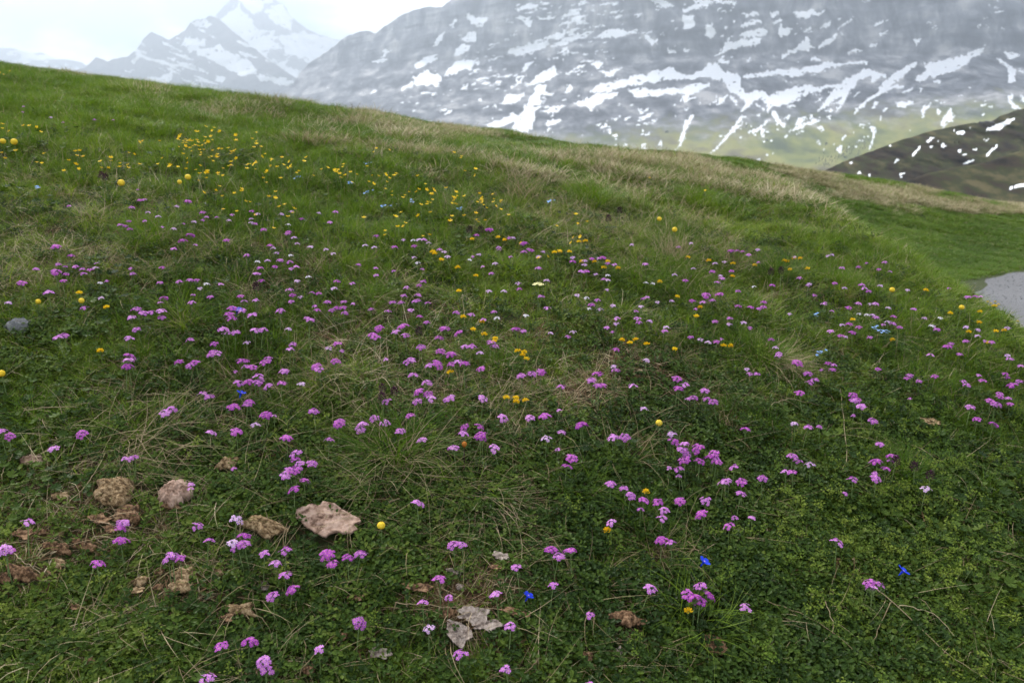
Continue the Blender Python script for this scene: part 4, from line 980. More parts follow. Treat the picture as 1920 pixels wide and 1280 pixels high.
# ---- dung: dried cow pats and crumbs, each lump its own shape
OUTL = {0: [(800,320),(830,260),(900,200),(1000,180),(1060,212),(1115,155),(1200,175),(1260,210),(1350,260),(1450,310),(1545,360),(1550,430),(1478,470),(1552,540),(1480,572),(1380,580),(1340,545),(1260,570),(1200,612),(1100,570),(1040,540),(980,500),(930,460),(900,395),(850,372)],
 1: [(60,412),(180,402),(188,290),(330,268),(450,340),(560,390),(640,430),(722,482),(640,540),(560,570),(505,640),(430,600),(380,560),(300,500),(200,462)],
 50: [(600,975),(650,985),(715,1005),(735,1050),(700,1075),(690,1110),(640,1085),(605,1050)]}
def traced(k, an):
    P = np.array(OUTL[k], float); lo, hi = P.min(0), P.max(0); P = (P - (lo + hi) / 2) / (hi - lo); P[:, 1] *= -1
    r_ = np.zeros(an.shape)
    for q, a in enumerate(an):
        d = np.array([math.cos(a), math.sin(a)]); best = .2
        for A_, B_ in zip(P, np.roll(P, -1, 0)):
            e = B_ - A_; det = d[0] * -e[1] + d[1] * e[0]
            if abs(det) < 1e-9: continue
            t_ = (A_[0] * -e[1] + A_[1] * e[0]) / det; s_ = (d[0] * A_[1] - d[1] * A_[0]) / det
            if t_ > 0 and -.001 <= s_ <= 1.001: best = max(best, t_)
        r_[q] = best
    return r_
def lump(kind, seed):
    """unit lump: x,y in -.5...5, ragged outline, rim with thickness"""
    big = kind == 'slab' or seed < 9
    na, nr_ = (64, 14) if big else (36, 9)
    an = np.arange(na) * 2 * math.pi / na
    rag = {'slab': .30, 'dome': .45, 'chunk': .75, 'flake': .75}[kind]
    ro = .5 * (1 + rag * fbm(2.2 * np.cos(an) + seed * 7, 2.2 * np.sin(an) + seed * 3, seed, 4))
    if kind == 'chunk':
        ro = ro * (1 - .28 * np.abs(np.sin(1.5 * an + seed)))
    if seed - 3 in OUTL: ro = traced(seed - 3, an)
    ro = ro * (1 + .10 * fbm(9 * np.cos(an) + seed, 9 * np.sin(an), seed + 9, 3))
    ts = np.linspace(0, 1, nr_)
    X = ro[None] * ts[:, None] * np.cos(an)[None]; Y = ro[None] * ts[:, None] * np.sin(an)[None]
    prof = {'slab': .16 + .03 * np.cos(ts * 3) , 'dome': .44 * np.sqrt(np.clip(1 - (ts * .93) ** 2.4, 0, 1)) + .05, 'chunk': .34 * (1 - ts ** 2) + .10, 'flake': .10 + .05 * ts}[kind]
    Zt = prof[:, None] + (.10 if kind != 'slab' else .045) * fbm(X * 7 + seed, Y * 7, seed + 2, 4) + (.09 if kind != 'slab' else .05) * fbm(X * 24, Y * 26 + seed, seed + 5, 2)
    if kind == 'chunk': Zt += .25 * X * math.cos(seed) + .2 * Y * math.sin(seed)
    if kind in ('slab', 'flake'): Zt += .05 * (ts[:, None] ** 4) * np.sin(3 * an + seed)[None] + .05 * ts[:, None] ** 3
    top = np.stack([X, Y, Zt], -1)
    rim = np.stack([X[-1] * .97, Y[-1] * .97, Zt[-1] - (.09 if kind in ('slab', 'flake') else .12)], -1)
    low = np.stack([X[-1] * .80, Y[-1] * .80, np.full(na, -.06)], -1)
    V = np.concatenate([top.reshape(-1, 3), rim, low])
    i, j = np.meshgrid(np.arange(nr_ + 1), np.arange(na), indexing='ij'); jn = (j + 1) % na
    F = np.stack([i*na+j, (i+1)*na+j, (i+1)*na+jn, i*na+jn], -1).reshape(-1, 4)
    return V, F
for q, (px, py, w_, h_, mt, kind, label, lm) in enumerate(DUNG):
    x, y, z, d = ground_at(px, py + h_ * .12, .008)
    sx = w_ * d / FPX; sy = h_ * d / FPX / (.98 if kind in ('slab', 'flake') else 1.05)
    V, F = lump(kind, q + 3)
    me = mesh('dung', V * np.array([sx * 1.08, sy * 1.12, min(sx, sy) * (1 if kind != 'flake' else .8)]), F, [M[mt]], smooth=True)
    rx, ry = tilt_at(x, y, 1.0)
    lift = {'slab': .020, 'dome': .010, 'chunk': .017, 'flake': .024}[kind]
    o = link('cow_dung', me, None, (x, y, z + lift), (rx + rng.normal(0, .06), ry + rng.normal(0, .06), 0))
    tag(o, label, 'dung', 'dry dung pieces in the turf')
    if lm: LM.append((px, py, lm))
# grey stone on the left
x, y, z, d = ground_at(38, 622)
V, F = lump('dome', 91); s_ = 44 * d / FPX
o = link('stone', mesh('stone', V * np.array([s_, s_ * .9, s_ * 1.1]), F, [M['stone']], smooth=True), None, (x, y, z), (0, 0, .4))
tag(o, 'grey half buried stone near the left edge of the meadow', 'stone'); LM.append((40, 615, 'grey stone'))
# ------------------------------------------------------------------ flowers
def head_mesh(name, nf, R_, fr, m, seed):
    r_ = np.random.default_rng(seed); G = Geo()
    for k in range(nf):
        ph = k * 2.39996 + r_.normal(0, .2); ct = 1 - (k + .4) / nf * .95; st = math.sqrt(max(0, 1 - ct * ct))
        dr = np.array([st * math.cos(ph), st * math.sin(ph), ct])
        c = dr * np.array([R_, R_, R_ * .62]) * r_.uniform(.85, 1.1)
        n = dr * .8 + np.array([0, 0, .55]) + r_.normal(0, .18, 3); n /= np.linalg.norm(n)
        u = np.cross(n, [.2, .5, .8]); u /= np.linalg.norm(u); v = np.cross(n, u); a0 = r_.uniform(0, 6.28)
        f_ = fr * r_.uniform(.85, 1.15)
        for p in range(5):
            a = a0 + p * 1.2566
            e = lambda da, rr, up: c + (u * math.cos(a + da) + v * math.sin(a + da)) * rr * f_ + n * up * f_
            b_ = r_.uniform(-.1, .2)
            G.add([c + n * .0006, e(-.52, .62, b_ * .5), e(-.30, 1.0, b_), e(0, .80, b_ * .8), e(.30, 1.0, b_), e(.52, .62, b_ * .5)], [(0, 1, 2, 3), (0, 3, 4, 5)], 0)
        ey = [c + n * .0011 + (u * math.cos(q) + v * math.sin(q)) * f_ * .17 for q in (0, 1.57, 3.14, 4.71)]
        G.add(ey, [(0, 1, 2, 3)], 1)
        V, F = tube([[0, 0, -R_ * .75], c * .55 - [0, 0, R_ * .25], c - n * .001], [.0006, .0005, .0007], 3); G.add(V, F, 2)
    return G.build(name, [m, M['eye'], M['stem']])
def stem_mesh(name, h, bend, seed, m=None, r0=.0011, r1=.0008):
    P = [[bend[0] * t ** 2, bend[1] * t ** 2, -.012 + (h + .012) * t] for t in np.linspace(0, 1, 5)]
    V, F = tube(P, np.linspace(r0, r1, 5), 5); G = Geo(); G.add(V, F)
    return G.build(name, [m or M['stem']])
def rosette_mesh(name, n, L0, L1, m, seed, w=.36):
    r_ = np.random.default_rng(seed); G = Geo()
    for k in range(n):
        a = k * 6.283 / n + r_.normal(0, .25); d = np.array([math.cos(a), math.sin(a), r_.uniform(.15, .7)])
        nn = np.cross(np.cross(d, [0, 0, 1.]), d); L = r_.uniform(L0, L1)
        leaflet(G, np.array([0, 0, .002]), d, nn, L, L * w, 0, .10)
    return G.build(name, [m])
def join_geo(name, parts):      # [(mesh, offset)] -> one mesh
    V, F, MI, mats = [], [], [], []
    n = 0
    for me, off in parts:
        nv = len(me.vertices); co = np.zeros(nv * 3, np.float32); me.vertices.foreach_get('co', co); V.append(co.reshape(-1, 3) + np.array(off))
        for p in me.polygons:
            F.append(tuple(v + n for v in p.vertices)); mm = me.materials[p.material_index]
            if mm not in mats: mats.append(mm)
            MI.append(mats.index(mm))
        n += nv
    return mesh(name, np.concatenate(V), F, mats, MI)

HS = .072                                        # stem height of a primrose
BEND = [(0, 0), (.006, .002), (-.005, .004), (.002, -.006)]
STEMS = [stem_mesh('stem', HS, b, q) for q, b in enumerate(BEND)]
ROS = [rosette_mesh('leaf_rosette', 6, .016, .028, M['rosette'], q) for q in range(4)]
HEADS = {'n': [head_mesh('flower_head', 9 + q, .0112, .0047, M['pink'], q) for q in range(5)],
         'b': [head_mesh('flower_head', 15 + q, .0128, .0049, M['deep'], 20 + q) for q in range(3)],
         's': [head_mesh('flower_head', 4 + q, .0078, .0046, M['pink'], 40 + q) for q in range(3)],
         'p': [head_mesh('flower_head', 7 + q, .0098, .0047, M['pale'], 60 + q) for q in range(3)],
         'w': [head_mesh('flower_head', 7, .0090, .0044, M['white'], 70)]}
HEADS['n'] += [head_mesh('flower_head', 10 + q, .0116, .0047, M['deep'], 10 + q) for q in range(2)]
# photographed heads, noted per enlarged crop (x, y[, b = big, p = pale, w = white, s = small])
A0 = [(775,1105),(730,1135),(800,1100,'s'),(980,1128,'p'),(1022,1122,'b'),(822,1160,'p'),(710,1200),(660,1240),(690,1228),(722,1250),(1127,1175),(1158,1190,'s'),(880,1190,'p'),(800,1212,'s'),(1020,1222,'s'),(1080,1220,'p'),(905,1238,'s'),(965,1258,'p'),(1200,1185,'s'),(1278,1203,'p'),(1295,1178,'s'),(1400,1150),(1430,1183,'p'),(1403,1192,'p'),(1428,1218),(1395,1215,'p'),(1565,1175,'p'),(1622,1167,'p'),(1683,1192),(1775,1162,'p'),(1838,1210),(1870,1162),(1470,1268),(1610,1275),(765,1027,'s'),(1135,1213,'s'),(1606,1240,'w'),(125,607,'s'),(135,575,'s'),(518,655,'s'),(635,645,'s'),(280,630,'p'),(350,660,'s'),(375,1125,'s')]
B0 = [(195,185),(340,105,'b'),(382,130),(330,158),(312,210),(360,180,'s'),(373,210),(418,182),(445,188),(460,212),(490,195),(530,183,'p'),(535,157,'s'),(318,250,'b'),(345,257),(130,308),(275,362),(42,393,'p'),(550,350,'p'),(485,422),(553,262,'w'),(593,262,'s'),(745,210),(725,190,'s'),(900,182),(965,90),(1028,68,'b'),(1073,38,'b'),(1090,58,'s'),(1257,47),(1375,127),(1495,75),(1525,75,'p'),(1540,100,'p'),(1605,5),(1640,28,'p'),(1655,47,'p'),(1738,75,'p'),(1825,92,'p'),(1860,105,'p'),(1620,118,'w'),(1435,155,'w'),(1495,148,'p'),(1573,158),(1540,180),(1615,165),(1632,185),(1650,178),(1455,195),(1420,210),(1440,218),(1460,260),(1650,263,'p'),(1720,245,'w'),(1888,258),(900,268),(998,268),(1068,260),(1092,255),(1113,292,'p'),(1150,285,'w'),(1240,278,'s'),(1175,340),(1075,342,'s'),(1060,395),(920,375,'b'),(890,380,'s'),(775,455),(743,473),(805,483),(850,472),(880,470),(905,472),(788,540),(695,592),(363,583),(348,603),(1335,347),(1358,362),(1418,372),(1422,430,'s'),(1255,475),(1325,440),(1365,462),(1310,500),(1410,487),(1240,570),(1275,565),(1300,578),(1410,563),(1442,580),(1378,605,'p'),(1085,598),(1188,625),(1553,470),(1605,523,'p'),(1710,515),(1720,460),(1745,408,'s'),(1758,432),(1825,385),(1858,430),(1890,418),(1615,318),(1638,347),(1668,340,'p'),(1632,372),(1768,322),(1740,333,'s'),(1872,315,'p'),(1830,645,'p'),(1628,637),(1608,665),(742,715,'b'),(685,760,'b'),(718,748),(1002,727),(1080,752),(1115,748),(1185,672),(1213,672),(1185,697),(1345,735),(1378,718),(1362,750),(1310,765,'s'),(1432,765),(1470,752),(1493,725),(1610,792),(1762,755,'b'),(1793,795),(1858,748),(1688,835,'p'),(1350,848),(1405,832,'b'),(1405,860),(1440,835),(1460,855),(1515,857),(1555,857),(1138,900),(1172,922),(967,993),(937,1015),(1313,985,'b'),(1357,983),(1402,963),(1487,1042,'b'),(1525,998,'s'),(1753,1028),(1880,1082,'b'),(1422,1090,'p'),(1203,1113),(1318,1125,'b'),(1593,1168,'b'),(1822,1167),(493,1127),(20,1130),(42,1132),(300,1213),(710,1250,'s'),(738,1250,'s'),(1625,1270),(1900,640)]
C0 = [(20,370),(55,392,'s'),(5,420),(8,447),(60,268),(100,165),(195,220),(200,190,'s'),(135,65,'p'),(195,12),(300,85),(345,27,'p'),(400,75),(400,35,'w'),(440,45,'p'),(460,40),(485,47,'p'),(180,80,'p'),(405,122,'p'),(548,85),(580,100,'p'),(425,167,'w'),(450,203,'s'),(285,200,'s'),(600,137,'p'),(715,137,'w'),(773,110,'p'),(735,118,'s'),(750,10),(812,15,'b'),(880,75),(880,88,'s'),(935,20),(960,35,'p'),(1015,90,'b'),(1045,80),(1065,103),(1018,112),(1125,97,'p'),(940,130,'s'),(850,177,'p'),(833,215),(790,190,'s'),(1100,203),(1095,138,'p'),(980,280,'p'),(997,300),(832,327,'p'),(908,315,'p'),(1150,270,'p'),(1105,355),(1405,140),(1460,150,'b'),(1300,145,'p'),(1300,167),(1365,160,'p'),(1365,180,'p'),(1490,160),(1525,178),(1340,222),(1370,222),(1428,218,'p'),(1487,235,'w'),(1465,250),(1495,262,'p'),(1482,302,'p'),(1430,140,'p'),(1615,60,'p'),(1890,72),(1740,272,'w'),(1700,275,'w'),(1690,180),(1860,237,'p'),(1710,350),(1675,362,'s'),(1765,370,'p'),(1850,367,'p'),(1668,405,'p'),(1655,427,'s'),(1315,345,'p'),(1368,357,'w'),(1422,370),(1385,405,'w'),(1398,405),(1445,428,'p'),(1507,402,'p'),(1485,510),(1535,478),(1537,498,'p'),(1650,480),(1657,498),(1720,493,'p'),(1815,528,'p'),(1795,545),(1525,650),(1515,555,'s'),(1272,558),(1295,555,'p'),(1167,540,'p'),(1030,465,'w'),(868,477,'w'),(850,430),(1150,423),(630,443),(722,460),(793,465),(478,493),(425,455),(397,425),(360,300),(430,280),(455,270),(435,350),(400,375),(435,372),(343,348),(295,385),(333,390),(258,420),(165,410),(480,372),(225,550,'b'),(315,575),(357,553,'b'),(363,587),(195,592),(172,605),(5,645,'s'),(575,567,'b'),(553,590),(667,583,'b'),(680,638),(710,658),(453,660),(525,687),(825,632),(845,636),(773,668,'p'),(990,570,'b'),(1018,530),(250,703,'s'),(610,703,'b'),(618,740),(660,723),(688,768),(530,753,'b'),(490,750),(368,732),(403,740),(775,772,'b'),(397,827),(465,867),(437,903,'b'),(485,905),(490,940),(407,967),(370,1032),(273,945),(628,945),(627,900,'s'),(780,955),(1065,795),(1100,792,'b'),(1010,830),(1225,868),(1400,840),(1427,818,'b'),(1420,873,'b'),(1440,875),(1633,862),(1698,715,'p'),(1512,730,'p'),(1530,770),(1690,975,'p'),(1875,838),(1865,880),(1890,880),(910,1042),(1070,1052),(1115,1048,'b'),(1205,975,'s'),(1207,1120),(1340,1120,'b'),(1365,1108,'b'),(1135,1162,'p'),(1200,1185,'s'),(1537,1140),(1525,1170),(1575,1165),(1842,1143,'p'),(1855,1190,'b'),(1890,1230),(1900,1190),(775,1100),(700,1092),(685,1128),(785,1135,'b'),(770,1160,'b'),(195,1050),(247,1050),(118,1088),(105,1115),(303,1120),(472,1182),(645,1232),(890,1227),(1280,1262)]
D0 = [(60,380),(105,388),(140,378,'b'),(165,382),(65,420,'s'),(210,345),(190,340),(320,315),(320,405),(390,412),(437,410),(445,385),(455,415),(600,437,'p'),(510,285),(650,255),(700,285,'p'),(745,335),(790,385),(790,375,'s'),(705,290,'s'),(270,105,'b'),(310,92),(340,95),(375,128),(412,100,'p'),(415,165,'s'),(40,60,'p'),(185,175,'p'),(275,208),(165,222),(205,230,'p'),(230,262),(195,268),(20,265),(65,185,'p'),(230,155,'p'),(400,290,'w'),(620,130,'p'),(805,132,'p'),(835,122,'p'),(980,185),(1127,172),(1100,203),(1160,215,'s'),(1020,170,'s'),(855,273),(910,298,'p'),(1000,295),(1037,330),(1015,310),(900,195),(1250,310,'p'),(1110,292,'p'),(1490,300,'s'),(1620,292),(1600,365),(1625,360),(1660,355,'s'),(980,400),(1050,398,'p'),(1075,402),(1150,408,'p'),(1170,460),(1150,500,'p'),(1165,505),(1217,520),(990,440,'w'),(1030,455,'w'),(1060,465,'p'),(1090,480),(1120,507,'s'),(935,425),(835,430,'s'),(895,500,'p'),(920,512),(978,530),(957,560),(912,567,'p'),(875,575),(833,545),(1045,570),(1300,430,'s'),(1358,467,'p'),(1400,508,'p'),(1440,470,'w'),(1280,410,'s'),(1390,515,'w'),(1433,545),(1575,525,'p'),(1645,535,'p'),(1650,573,'p'),(1690,600,'s'),(1727,603),(1585,600),(1513,603),(1465,650,'b'),(1385,682),(1540,668),(1806,680,'p'),(1810,533,'p'),(1830,705),(1880,728),(1800,780),(1820,788),(1890,830),(1665,822),(1668,787,'s'),(1572,815),(1577,843),(1858,882,'b'),(1822,905),(1785,918),(1772,890),(1828,940),(1720,965),(1745,953),(1740,977),(1590,1008),(1645,1050),(1727,1078,'b'),(1402,800),(1282,790),(1322,810),(1250,793),(1100,745),(1275,905,'s'),(1105,1190),(1160,1267),(808,712),(845,722),(830,753),(767,752,'s'),(650,720),(645,757,'b'),(690,815),(740,837),(705,850),(680,922),(965,912),(990,932),(962,963),(1013,993),(958,1010,'s'),(1043,1065),(635,1062,'p'),(680,1097),(775,1072,'s'),(505,583),(525,635,'p'),(540,655),(530,685),(255,470),(257,503,'p'),(183,490),(350,508,'p'),(372,517),(53,565),(97,590,'p'),(145,607,'p'),(187,605),(220,578,'s'),(370,748,'p'),(385,765),(408,767),(15,868),(110,903),(85,940),(125,937),(40,918,'s'),(203,962),(358,1115),(75,1222,'b'),(165,1250,'b'),(10,1245),(3,1190,'s'),(610,1270),(190,1275)]
E0 = [(1625,25),(1690,52),(1742,47),(1600,103),(1640,80),(1660,95),(1693,142),(1632,195,'b'),(715,5,'s'),(740,5,'s'),(1290,42,'s'),(1073,122,'s'),(1057,148,'s'),(680,350,'s'),(688,375),(680,398),(672,485,'b'),(130,407),(15,545,'b'),(40,555),(1110,378),(1290,388,'p'),(1130,512,'s'),(940,580),(960,600),(997,575),(1290,518,'p'),(1360,490),(1380,505),(1352,527),(1578,545),(1548,625),(1578,685),(1600,755,'b'),(1522,800),(1860,578,'b'),(1890,580,'b'),(1455,583,'s'),(542,637),(1225,1065),(1362,1050,'b'),(1480,1160),(1475,1185),(1775,1073,'s'),(1145,1272)]
F0 = [(432,298),(632,505),(678,512,'s'),(30,578),(55,580),(1198,525,'b'),(1183,572),(1290,558,'b'),(998,630),(548,702,'b'),(585,765,'s'),(463,833,'s'),(1168,735,'s'),(882,792),(1665,755),(1783,480,'b'),(1860,507),(1515,378),(1785,347),(1775,262),(1785,288),(1680,262),(1670,292,'s'),(1862,250,'b'),(1597,190),(1600,215),(1500,170),(1250,62),(1283,12),(1832,50,'s'),(1898,83,'s'),(72,945),(487,967,'p'),(933,970),(1427,897,'s'),(652,1100),(955,1200,'s'),(1385,1277,'s')]
G0 = [(20,100),(25,45),(92,60),(175,35),(165,5),(215,170),(245,147),(262,122,'s'),(290,73),(308,225),(340,160),(453,130),(135,257),(137,350,'b'),(285,335,'s'),(262,402),(392,328,'s'),(580,92),(623,100),(610,27),(722,68,'p'),(913,182,'s'),(958,155),(1080,152),(1100,62,'b'),(1130,68),(1080,95,'s'),(1160,15,'s'),(1342,213,'p'),(862,518),(1025,700),(1058,705),(1063,765),(35,775),(75,750),(118,785,'b'),(65,825,'b'),(90,840),(320,830)]
HEADPX = []
for (ox, oy), lst in zip([(0, 0), (0, 430), (640, 430), (1280, 430), (0, 850), (640, 850), (1280, 850)], [A0, B0, C0, D0, E0, F0, G0]):
    for it in lst: HEADPX.append((ox + it[0] * .336, oy + it[1] * .336, it[2] if len(it) > 2 else 'n'))
PR = []
hp = np.array([(a, b) for a, b, _ in HEADPX])
x, y, z, hit = unproj(hp[:, 0], hp[:, 1], HS + .004)
for q, (px, py, k) in enumerate(HEADPX):
    if not hit[q] or not np.isfinite(x[q]): continue
    if y[q] > 6.5: continue
    gz = float(ground(x[q], y[q])); d = float(proj(x[q], y[q], gz)[2])
    PR.append(dict(px=px, py=py, k=k, x=float(x[q]), y=float(y[q]), z=gz, d=d, size={'b': 1.3, 'n': 1, 's': .72, 'p': .9, 'w': .85}[k] / d))
PR.sort(key=lambda p: -p['size'])

# ---- other flowers; builders return (list of (part name, mesh, offset))
def petal_cup(G, c, n, r, m, k=5, cup=.5, w=.62, a0=0.):
    n = n / np.linalg.norm(n); u = np.cross(n, [.2, .5, .8]); u /= np.linalg.norm(u); v = np.cross(n, u)
    for p in range(k):
        a = a0 + p * 6.283 / k
        e = lambda da, rr, up: c + (u * math.cos(a + da) + v * math.sin(a + da)) * rr * r + n * up * r
        G.add([c, e(-w * .9, .55, cup * .35), e(-w * .55, 1, cup * .9), e(0, 1.08, cup), e(w * .55, 1, cup * .9), e(w * .9, .55, cup * .35)], [(0, 1, 2, 3), (0, 3, 4, 5)], m)
def vetch_head(seed, m):
    r_ = np.random.default_rng(seed); G = Geo()
    for k in range(16):
        ph = k * 2.4; ct = 1 - k / 16 * .9; st = math.sqrt(1 - ct * ct)
        d = np.array([st * math.cos(ph), st * math.sin(ph), ct * .8 + .25]); d /= np.linalg.norm(d)
        c = d * .004; nn = np.cross(d, r_.normal(0, 1, 3)); nn /= np.linalg.norm(nn)
        leaflet(G, c, d, nn, .0095 * r_.uniform(.85, 1.2), .0052, 0, .3)
        leaflet(G, c, d + nn * .5, np.cross(d, nn), .0065, .004, 0, .3)
    V, F = tube([[0, 0, -.006], [0, 0, 0], [0, 0, .004]], [.002, .0055, .003], 7); G.add(V, F, 1)
    return G.build('flower_head', [m, M['rosette']])
def globe_head(seed, r):
    r_ = np.random.default_rng(seed); G = Geo()
    for lay, (rr, k) in enumerate([(1.0, 5), (.93, 5)]):
        for p in range(k):
            a = p * 6.283 / k + lay * .63 + r_.normal(0, .05); cols = []
            for t in np.linspace(.06, .98, 7):          # up the petal, from below to the closing top
                th = math.pi * (1 - t * .96); hw = .68 * math.sin(math.pi * min(.94, t * .86 + .1)) + .05
                for s_ in (-1, 0, 1):
                    q = r * rr * (1.0 + .03 * (s_ == 0))
                    cols.append([q * math.sin(th) * math.cos(a + s_ * hw), q * math.sin(th) * math.sin(a + s_ * hw), -q * .92 * math.cos(math.pi - th) * -1])
            F = []
            for i in range(6):
                for j in range(2): F.append((i*3+j, i*3+j+1, (i+1)*3+j+1, (i+1)*3+j))
            G.add(cols, F, 0)
    return G.build('flower_head', [M['globe']], smooth=True)
def gentian_head(seed, r=.012, tilt=.5, m='gentian'):
    G = Geo(); n = np.array([math.sin(tilt), -.3 * math.sin(tilt), math.cos(tilt)])
    petal_cup(G, n * .004, n, r, 0, 5, .30, .75, seed); petal_cup(G, n * .0035, n, r * .45, 0, 5, .3, .5, seed + .6)
    petal_cup(G, n * .0052, n, r * .2, 1, 5, .1, .6, seed)
    V, F = tube([-n * .009, -n * .003, n * .004], [.0010, .0018, .0030], 6); G.add(V, F, 0)
    return G.build('flower_head', [M[m], M['pale']])
def orchid_head(seed, h=.017, r=.0075):
    r_ = np.random.default_rng(seed); G = Geo()
    for k in range(40):
        t = (k + .5) / 40; ph = k * 2.4; rr = r * math.sin(math.pi * (.12 + .86 * t)) ** .6
        d = np.array([math.cos(ph), math.sin(ph), .25 + t]); c = np.array([rr * .6 * math.cos(ph), rr * .6 * math.sin(ph), (t - .3) * h])
        leaflet(G, c, d, np.cross(np.cross(d, [0, 0, 1.]), d) + r_.normal(0, .2, 3), .0065 * r_.uniform(.8, 1.3), .0036, 0, .25)
    return G.build('flower_head', [M['darkbrown']])
def forget_head(seed):
    r_ = np.random.default_rng(seed); G = Geo()
    for k in range(7):
        c = np.array([r_.normal(0, .008), r_.normal(0, .008), r_.uniform(-.004, .006)])
        petal_cup(G, c, np.array([r_.normal(0, .3), r_.normal(0, .3), 1.]), .0044, 0, 5, .1, .6, r_.random())
        V, F = tube([[0, 0, -.02], c - [0, 0, .001]], [.0005, .0004], 3); G.add(V, F, 1)
    return G.build('flower_head', [M['skyblue'], M['stem']])
def cup_head(seed, r, m):
    G = Geo(); r_ = np.random.default_rng(seed)
    n = np.array([r_.normal(0, .3), -.25 + r_.normal(0, .3), 1.]); petal_cup(G, np.zeros(3), n, r, 0, 5, .5, .64, r_.random()); petal_cup(G, n * .001, n, r * .35, 0, 5, .8, .5, r_.random())
    return G.build('flower_head', [m])
def plant(name, cat, px, py, head, h, scale=1.0, rz=None, leaf=None, stem=None, label=None, group=None, lean=None):
    x, y, z, d = ground_at(px, py, h * scale)
    root = bpy.data.objects.new(name, None); COL.objects.link(root)
    root.location = (x, y, z); root.scale = (scale,) * 3
    root.rotation_euler = (lean[0] if lean else rng.normal(0, .05), lean[1] if lean else rng.normal(0, .05), rng.uniform(0, 6.28) if rz is None else rz)
    tag(root, label, cat, group)
    link('flower_head', head, root, (0, 0, h))
    link('stem', stem or STEM_FOR(h), root)
    if leaf is not None: link('leaf_rosette', leaf, root)
    return root
_st = {}
def STEM_FOR(h, m=None):
    k = (round(h, 3), m)
    if k not in _st: _st[k] = stem_mesh('stem', h - .003, (0, 0), 0, m and M[m])
    return _st[k]

# single showpieces -------------------------------------------------
def lmk(px, py, phrase): LM.append((px, py, phrase))
GLOBES = [(715,987,.0085,.075,'yellow round bud right of the flat pink dung slab','yellow bud by the slab'),
 (1238,793,.0085,.07,'lone yellow globe flower in the right middle of the turf','lone yellow globe'),
 (7,700,.009,.08,'yellow globe flower at the left edge above the olive tussock','left edge globe'),
 (72,565,.0075,.06,'left bud of the pair of small yellow buds near the stone',None),
 (153,564,.0080,.06,'right bud of the pair of small yellow buds near the stone','right small yellow bud'),
 (227,343,.0120,.14,'big yellow globe flower on the left slope beside a small one','big left slope globe'),
 (347,332,.0105,.14,'tall yellow globe flower on the left slope above the pink patch','tall left slope globe'),
 (333,341,.0080,.12,'smaller yellow globe flower left of the tall one',None),
 (25,266,.0125,.14,'large yellow globe flower near the left edge high up','high left globe'),
 (2,265,.0105,.13,'yellow globe flower cut by the left edge high up',None),
 (1263,430,.0100,.12,'lower bright globe flower of two above the bleached tuft','lower far globe'),
 (1238,409,.0088,.13,'upper bright globe flower of two above the bleached tuft','upper far globe'),
 (1678,543,.0090,.10,'yellow globe flower above the smooth fresh hummock','globe above the hummock'),
 (1800,576,.0085,.10,'yellow globe flower near the right edge below the path','globe below the path')]
prefetch([(t[0], t[1], t[3]) for t in GLOBES])
for q, (px, py, r0, h, label, lm) in enumerate(GLOBES):
    plant('globeflower', 'flower', px, py, globe_head(q, r0), h, 1.0, None, ROS[q % 4], STEM_FOR(h), label, 'yellow globe flowers')
    if lm: lmk(px, py, lm)
GENT = [(1318,1056,.0125,.5,'bright blue gentian right of the sparse wiry tuft','left blue gentian',.045),(1691,1072,.0135,.6,'bright blue gentian in the dark lower right turf','right blue gentian',.05),
 (991,1119,.0105,.5,'small blue gentian in the middle of the lower turf','small blue gentian',.035),(452,740,.0115,.35,'blue gentian star under the pink flower row on the left','blue gentian star',.05)]
for q, (px, py, r0, tl, label, lm, h) in enumerate(GENT):
    plant('gentian', 'flower', px, py, gentian_head(q, r0, tl), h, 1.0, 0.2 * q, ROS[q % 4], STEM_FOR(h, 'stem'), label, 'blue gentians'); lmk(px, py, lm)
plant('gentian', 'flower', 446, 585, gentian_head(7, .015, .3, 'violet'), .06, 1.1, 0, ROS[0], None, 'dark violet blue gentian between pink primroses on the left', 'blue gentians'); lmk(446, 585, 'violet gentian')
ORCH = [(713,731,'left dark orchid head of the pair behind the shaggy tussock','left dark orchid'),(735,737,'right dark orchid head of the pair behind the shaggy tussock',None),(717,748,'lowest dark orchid head in front of the pair',None),
 (1675,867,'dark orchid head right of the large primrose','dark orchid by the primrose'),(1720,879,'middle dark brown orchid head above the dark hummock',None),(1744,894,'right dark brown orchid head above the dark hummock',None),
 (880,434,'left dark orchid in the blurred pink row on the slope',None),(902,433,'right dark orchid in the blurred pink row on the slope',None),(197,336,'dark flower head high on the left slope','high dark head'),(190,332,'second dark flower head touching the high left one',None),
 (1145,413,'dark red orchid on the far green slope',None),(1163,397,'tiny dark head on a thin stalk on the far slope',None),(1450,513,'left dark flower on the orchid hummock',None),(1466,511,'right dark flower on the orchid hummock',None),(480,541,'rusty dark head in the worn spot on the left',None),(785,625,'dark brown head beside pink primroses mid slope',None)]
OH = [orchid_head(q) for q in range(4)]
prefetch([(t[0], t[1], .07 * (1.15 if t[1] > 700 else 1.3)) for t in ORCH])
for q, (px, py, label, lm) in enumerate(ORCH):
    plant('dark_orchid', 'flower', px, py, OH[q % 4], .07, 1.15 if py > 700 else 1.3, None, None, None, label, 'dark orchids')
    if lm: lmk(px, py, lm)
G = Geo()
V, F = tube([[0, 0, -.006], [0, 0, 0], [0, 0, .005], [0, 0, .0085]], [.002, .0062, .0058, .002], 9); G.add(V, F, 0)
plant('seed_head', 'flower', 869, 833, G.build('flower_head', [M['rust']], True), .075, 1.0, 0, None, STEM_FOR(.075, 'darkbrown'), 'rust brown round seed head on a dark stem'); lmk(869, 833, 'rust brown seed head')
G = Geo()
